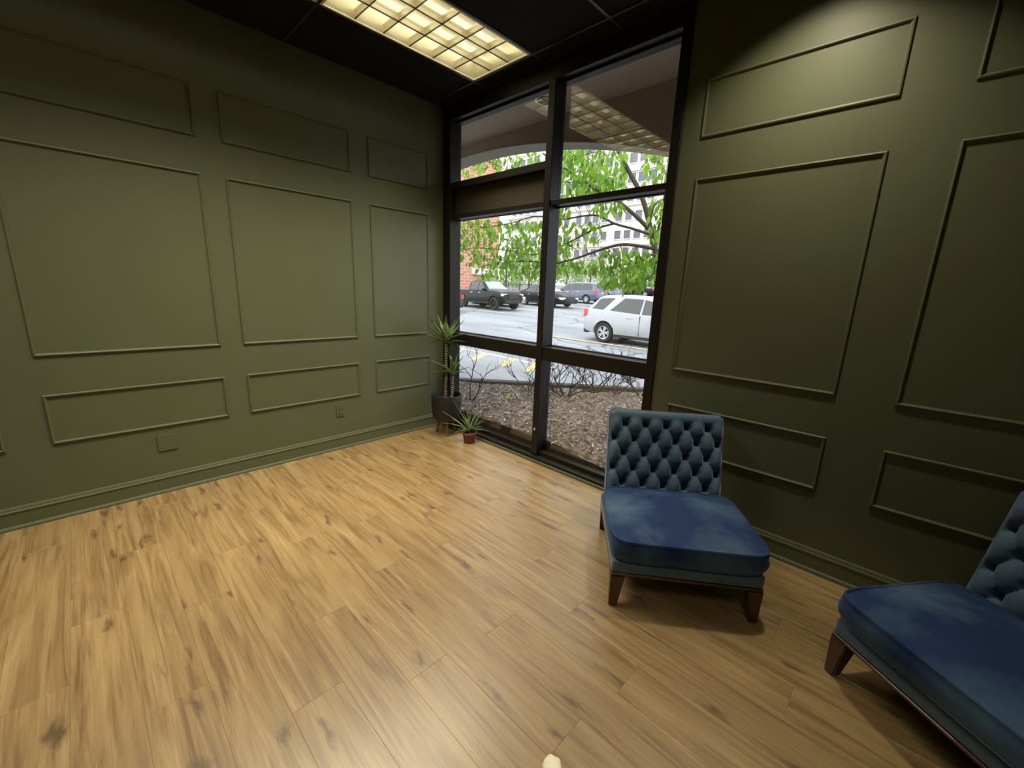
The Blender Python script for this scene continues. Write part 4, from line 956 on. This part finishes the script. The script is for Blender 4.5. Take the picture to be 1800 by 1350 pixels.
link('pole', tubem('pole', [(0, 0, 0), (0, 0, 5.5)], [.10, .07], 10), M['fence'], po); link('base', lathem('base', [(.2, 0), (.2, .25), (.12, .4), (0, .4)], 16), M['concrete'], po)
link('lamp_head', boxm('lamp_head', (-.15, -.6, 5.45), (.15, .2, 5.6), .04, 1), M['fence'], po)

# ------------------------------------------------------------------ street tree outside the window
TR = at(1152, 500, 1, 3.25); tree = thing('leafy_tree', 'fresh green leafy tree whose trunk stands by the right edge of the window', 'tree', (TR.x + .05, 3.25, bed_z(TR.x, 3.1) - .03))
TO = Vector(tree.location); branches = []
def P(u, v_, yy): return at(u, v_, 1, yy) - TO
def branch(name, pts, r0, r1, m='bark', n=9):
    path = smoothpath([P(*p) if len(p) == 3 and abs(p[0]) > 40 else Vector(p) for p in pts], 5)
    rad = [r0 + (r1 - r0) * (i / (len(path) - 1)) ** .8 for i in range(len(path))]
    branches.extend(path[1:]); return link(name, tubem(name, path, rad, n), M[m], tree)
base = Vector((0, 0, -.05)); fork = P(1153, 440, 3.25)
bmv = smoothpath([base, base + (P(1158, 540, 3.25) - base) * .8, P(1156, 490, 3.25), fork], 5); branches.extend(bmv)
link('trunk', tubem('trunk', bmv, [.062 - .018 * i / len(bmv) for i in range(len(bmv))], 12), M['bark'], tree)
branch('branch', [(1153, 445, 3.25), (1142, 395, 3.22), (1128, 345, 3.15), (1105, 300, 3.05), (1084, 258, 2.95), (1070, 220, 2.9)], .042, .024)
branch('branch', [(1140, 402, 3.22), (1118, 380, 3.1), (1085, 353, 3.0), (1050, 335, 2.9), (1010, 308, 2.8), (986, 292, 2.75), (955, 270, 2.7)], .032, .012)
branch('branch', [(1153, 438, 3.25), (1120, 432, 3.1), (1090, 430, 3.0), (1050, 441, 2.9), (1010, 455, 2.8), (972, 463, 2.75), (930, 459, 2.65), (895, 461, 2.6), (862, 464, 2.5)], .026, .008)
branch('branch', [(1148, 414, 3.22), (1112, 402, 3.1), (1080, 393, 3.0), (1055, 380, 2.9), (1030, 379, 2.8), (982, 386, 2.7), (940, 380, 2.6), (900, 392, 2.5), (850, 400, 2.4)], .020, .007)
branch('branch', [(1080, 393, 3.0), (1045, 403, 2.95), (1012, 420, 2.9), (976, 437, 2.8), (935, 448, 2.75), (890, 440, 2.7), (840, 436, 2.6), (806, 440, 2.5)], .016, .006)
branch('branch', [(1155, 452, 3.25), (1145, 448, 3.1), (1120, 462, 3.0), (1085, 467, 2.9), (1060, 478, 2.8)], .020, .006)
branch('branch', [(1156, 474, 3.25), (1135, 491, 3.1), (1112, 496, 3.0), (1090, 496, 2.9)], .014, .005)
branch('branch', [(1142, 392, 3.2), (1150, 362, 3.3), (1162, 352, 3.35), (1180, 350, 3.4)], .018, .008)
branch('branch', [(1178, 330, 3.35), (1168, 300, 3.3), (1150, 275, 3.2), (1130, 262, 3.1)], .016, .008)
branch('branch', [(1152, 440, 3.25), (1158, 400, 3.3), (1166, 360, 3.35), (1172, 320, 3.4)], .024, .014)
branch('branch', [(1048, 334, 2.9), (1020, 322, 2.85), (990, 320, 2.8), (950, 312, 2.7)], .008, .004, 'twig', 6)
branch('branch', [(980, 386, 2.7), (930, 350, 2.6), (890, 300, 2.5), (850, 282, 2.4)], .009, .004, 'twig', 6)
branch('branch', [(1010, 308, 2.8), (1000, 285, 2.7), (1040, 268, 2.7)], .008, .004, 'twig', 6)
# leaves: hanging pointed blades
def leafshape(s):
    return [(0, 0, 0), (-.20 * s, .02 * s, -.30 * s), (0, -.05 * s, -.35 * s), (.20 * s, .02 * s, -.30 * s), (-.22 * s, .05 * s, -.58 * s), (0, -.03 * s, -.62 * s), (.22 * s, .05 * s, -.58 * s), (0, .05 * s, -1.0 * s)], [(0, 1, 2), (0, 2, 3), (1, 4, 5, 2), (2, 5, 6, 3), (4, 7, 5), (5, 7, 6)]
lv, lf = leafshape(1.0); leaf_me = raw('leaf', lv, lf, True); leaf_me.materials.append(M['treeleaf'])
rg = random.Random(5); CL = []   # (u0,u1,v0,v1,count)
for z_ in ((790, 960, 385, 465, 330), (800, 950, 262, 310, 110), (985, 1065, 258, 350, 210), (1060, 1100, 262, 340, 60), (1130, 1180, 262, 335, 40), (968, 1000, 352, 470, 70), (1000, 1060, 385, 430, 34), (1140, 1170, 345, 425, 40), (1055, 1165, 438, 498, 170), (970, 1060, 455, 478, 60), (1040, 1095, 350, 372, 20), (838, 870, 462, 492, 14), (870, 960, 462, 486, 40), (1065, 1080, 490, 502, 12), (780, 800, 384, 500, 20), (1090, 1130, 470, 508, 30), (1185, 1330, 255, 470, 130)):
    CL += [(rg.uniform(z_[0], z_[1]), rg.uniform(z_[2], z_[3])) for _ in range(int(z_[4] * 2.2))]
rg.shuffle(CL); sv = []; sf = []; tw = bmesh.new()
bpts = branches
for i, (u, v_) in enumerate(CL):
    yy = 3.25 - (1155 - u) / 360 * .85 + rg.gauss(0, .38); p = P(u, v_, yy); s = rg.uniform(.085, .145)
    E = Matrix.Rotation(rg.uniform(0, 2 * PI), 4, 'Z') @ Matrix.Rotation(rg.gauss(0, .5), 4, 'X') @ Matrix.Rotation(rg.gauss(0, .35), 4, 'Y')
    if i % 7 == 0:
        q = min(bpts, key=lambda b: (b - p).length_squared)
        if (q - p).length < 1.0: add_tube(tw, [q, q.lerp(p, .5) + Vector((0, 0, .05)), p], [.004, .003, .0018], 4)
    if i < 300:
        o = link('leaf', leaf_me, None, tree); o.matrix_local = Matrix.Translation(p) @ E @ Matrix.Scale(s, 4)
    else:
        Tm = Matrix.Translation(p) @ E @ Matrix.Scale(s, 4); b = len(sv); sv += [Tm @ Vector(c) for c in lv]; sf += [tuple(b + j for j in q) for q in lf]
stuff(link('foliage', raw('foliage', sv, sf, True), M['treeleaf'], tree)); stuff(link('twigs', to_mesh('twigs', tw), M['twig'], tree))

# ------------------------------------------------------------------ bare shrubs in the bed
def bare_shrub(label, u, v_, z, h, spread, nst, seed, group=None, first=None):
    c = at(u, v_, 2, z); rgx = random.Random(seed); t = thing('bare_shrub', label, 'shrub', (c.x, c.y, bed_z(c.x, c.y) - .01)); 
    def grow(p, d, L, r, lev, bm):
        pts = [p]; q = p.copy()
        for k2 in range(4):
            d = (d + Vector((rgx.gauss(0, .22), rgx.gauss(0, .22), rgx.gauss(.05, .16)))).normalized(); q = q + d * (L / 4); pts.append(q.copy())
        add_tube(bm, pts, [r * (1 - .14 * k2) for k2 in range(5)], 5)
        if lev > 0:
            for k2 in range(rgx.choice((2, 3))):
                a = rgx.uniform(0, 2 * PI); dd = (d + Vector((math.cos(a), math.sin(a), rgx.uniform(-.2, .4))) * .75).normalized(); grow(pts[rgx.choice((2, 3, 4))], dd, L * .68, r * .58, lev - 1, bm)
    for k2 in range(nst):
        bm = bmesh.new(); a = 2 * PI * k2 / nst + rgx.uniform(-.4, .4)
        d = (first[k2] if first else Vector((math.cos(a) * spread, math.sin(a) * spread, 1))).normalized(); grow(Vector((.02 * math.cos(a), .02 * math.sin(a), 0)), d, h * .55, .014 if nst > 3 else .010, 3 if first else 4 if nst > 3 else 3, bm)
        link('branch', to_mesh('branch', bm, True), M['twig'], t)
    return t
bare_shrub('sparse bare twig shrub in the bed just outside the left pane', 828, 713, .08, .72, .5, 2, 4, None, [RT * .55 + Vector((0, 0, 1)), RT * -.5 + Vector((0, 0, 1))])
bare_shrub('small bare shrub by the curb just left of the mullion', 929, 686, 0.03, .66, .7, 3, 8)
bare_shrub('large bushy bare shrub at the middle of the right lower pane', 994, 696, 0.04, .68, 1.1, 7, 12)
bare_shrub('dense bare shrub at the curb behind the large one', 1044, 688, 0.0, .74, .95, 6, 17)
bare_shrub('thin bare shrub at the curb, second from the right jamb', 1082, 694, 0.0, .72, .6, 3, 23)
bare_shrub('bare shrub nearest the right jamb above the chair', 1126, 694, 0.0, .74, .8, 4, 29)
wp = at(895, 712, 2, .045); wd_ = thing('weed', 'small lime green weed sprouting in the mulch', 'weed', (wp.x, wp.y, bed_z(wp.x, wp.y)))
for k2 in range(9):
    a = k2 * 2.4; blade_obj(wd_, (0, 0, 0), (.06 * math.cos(a), .06 * math.sin(a), .03 + .02 * (k2 % 3)), .03, .15, M['weed'])
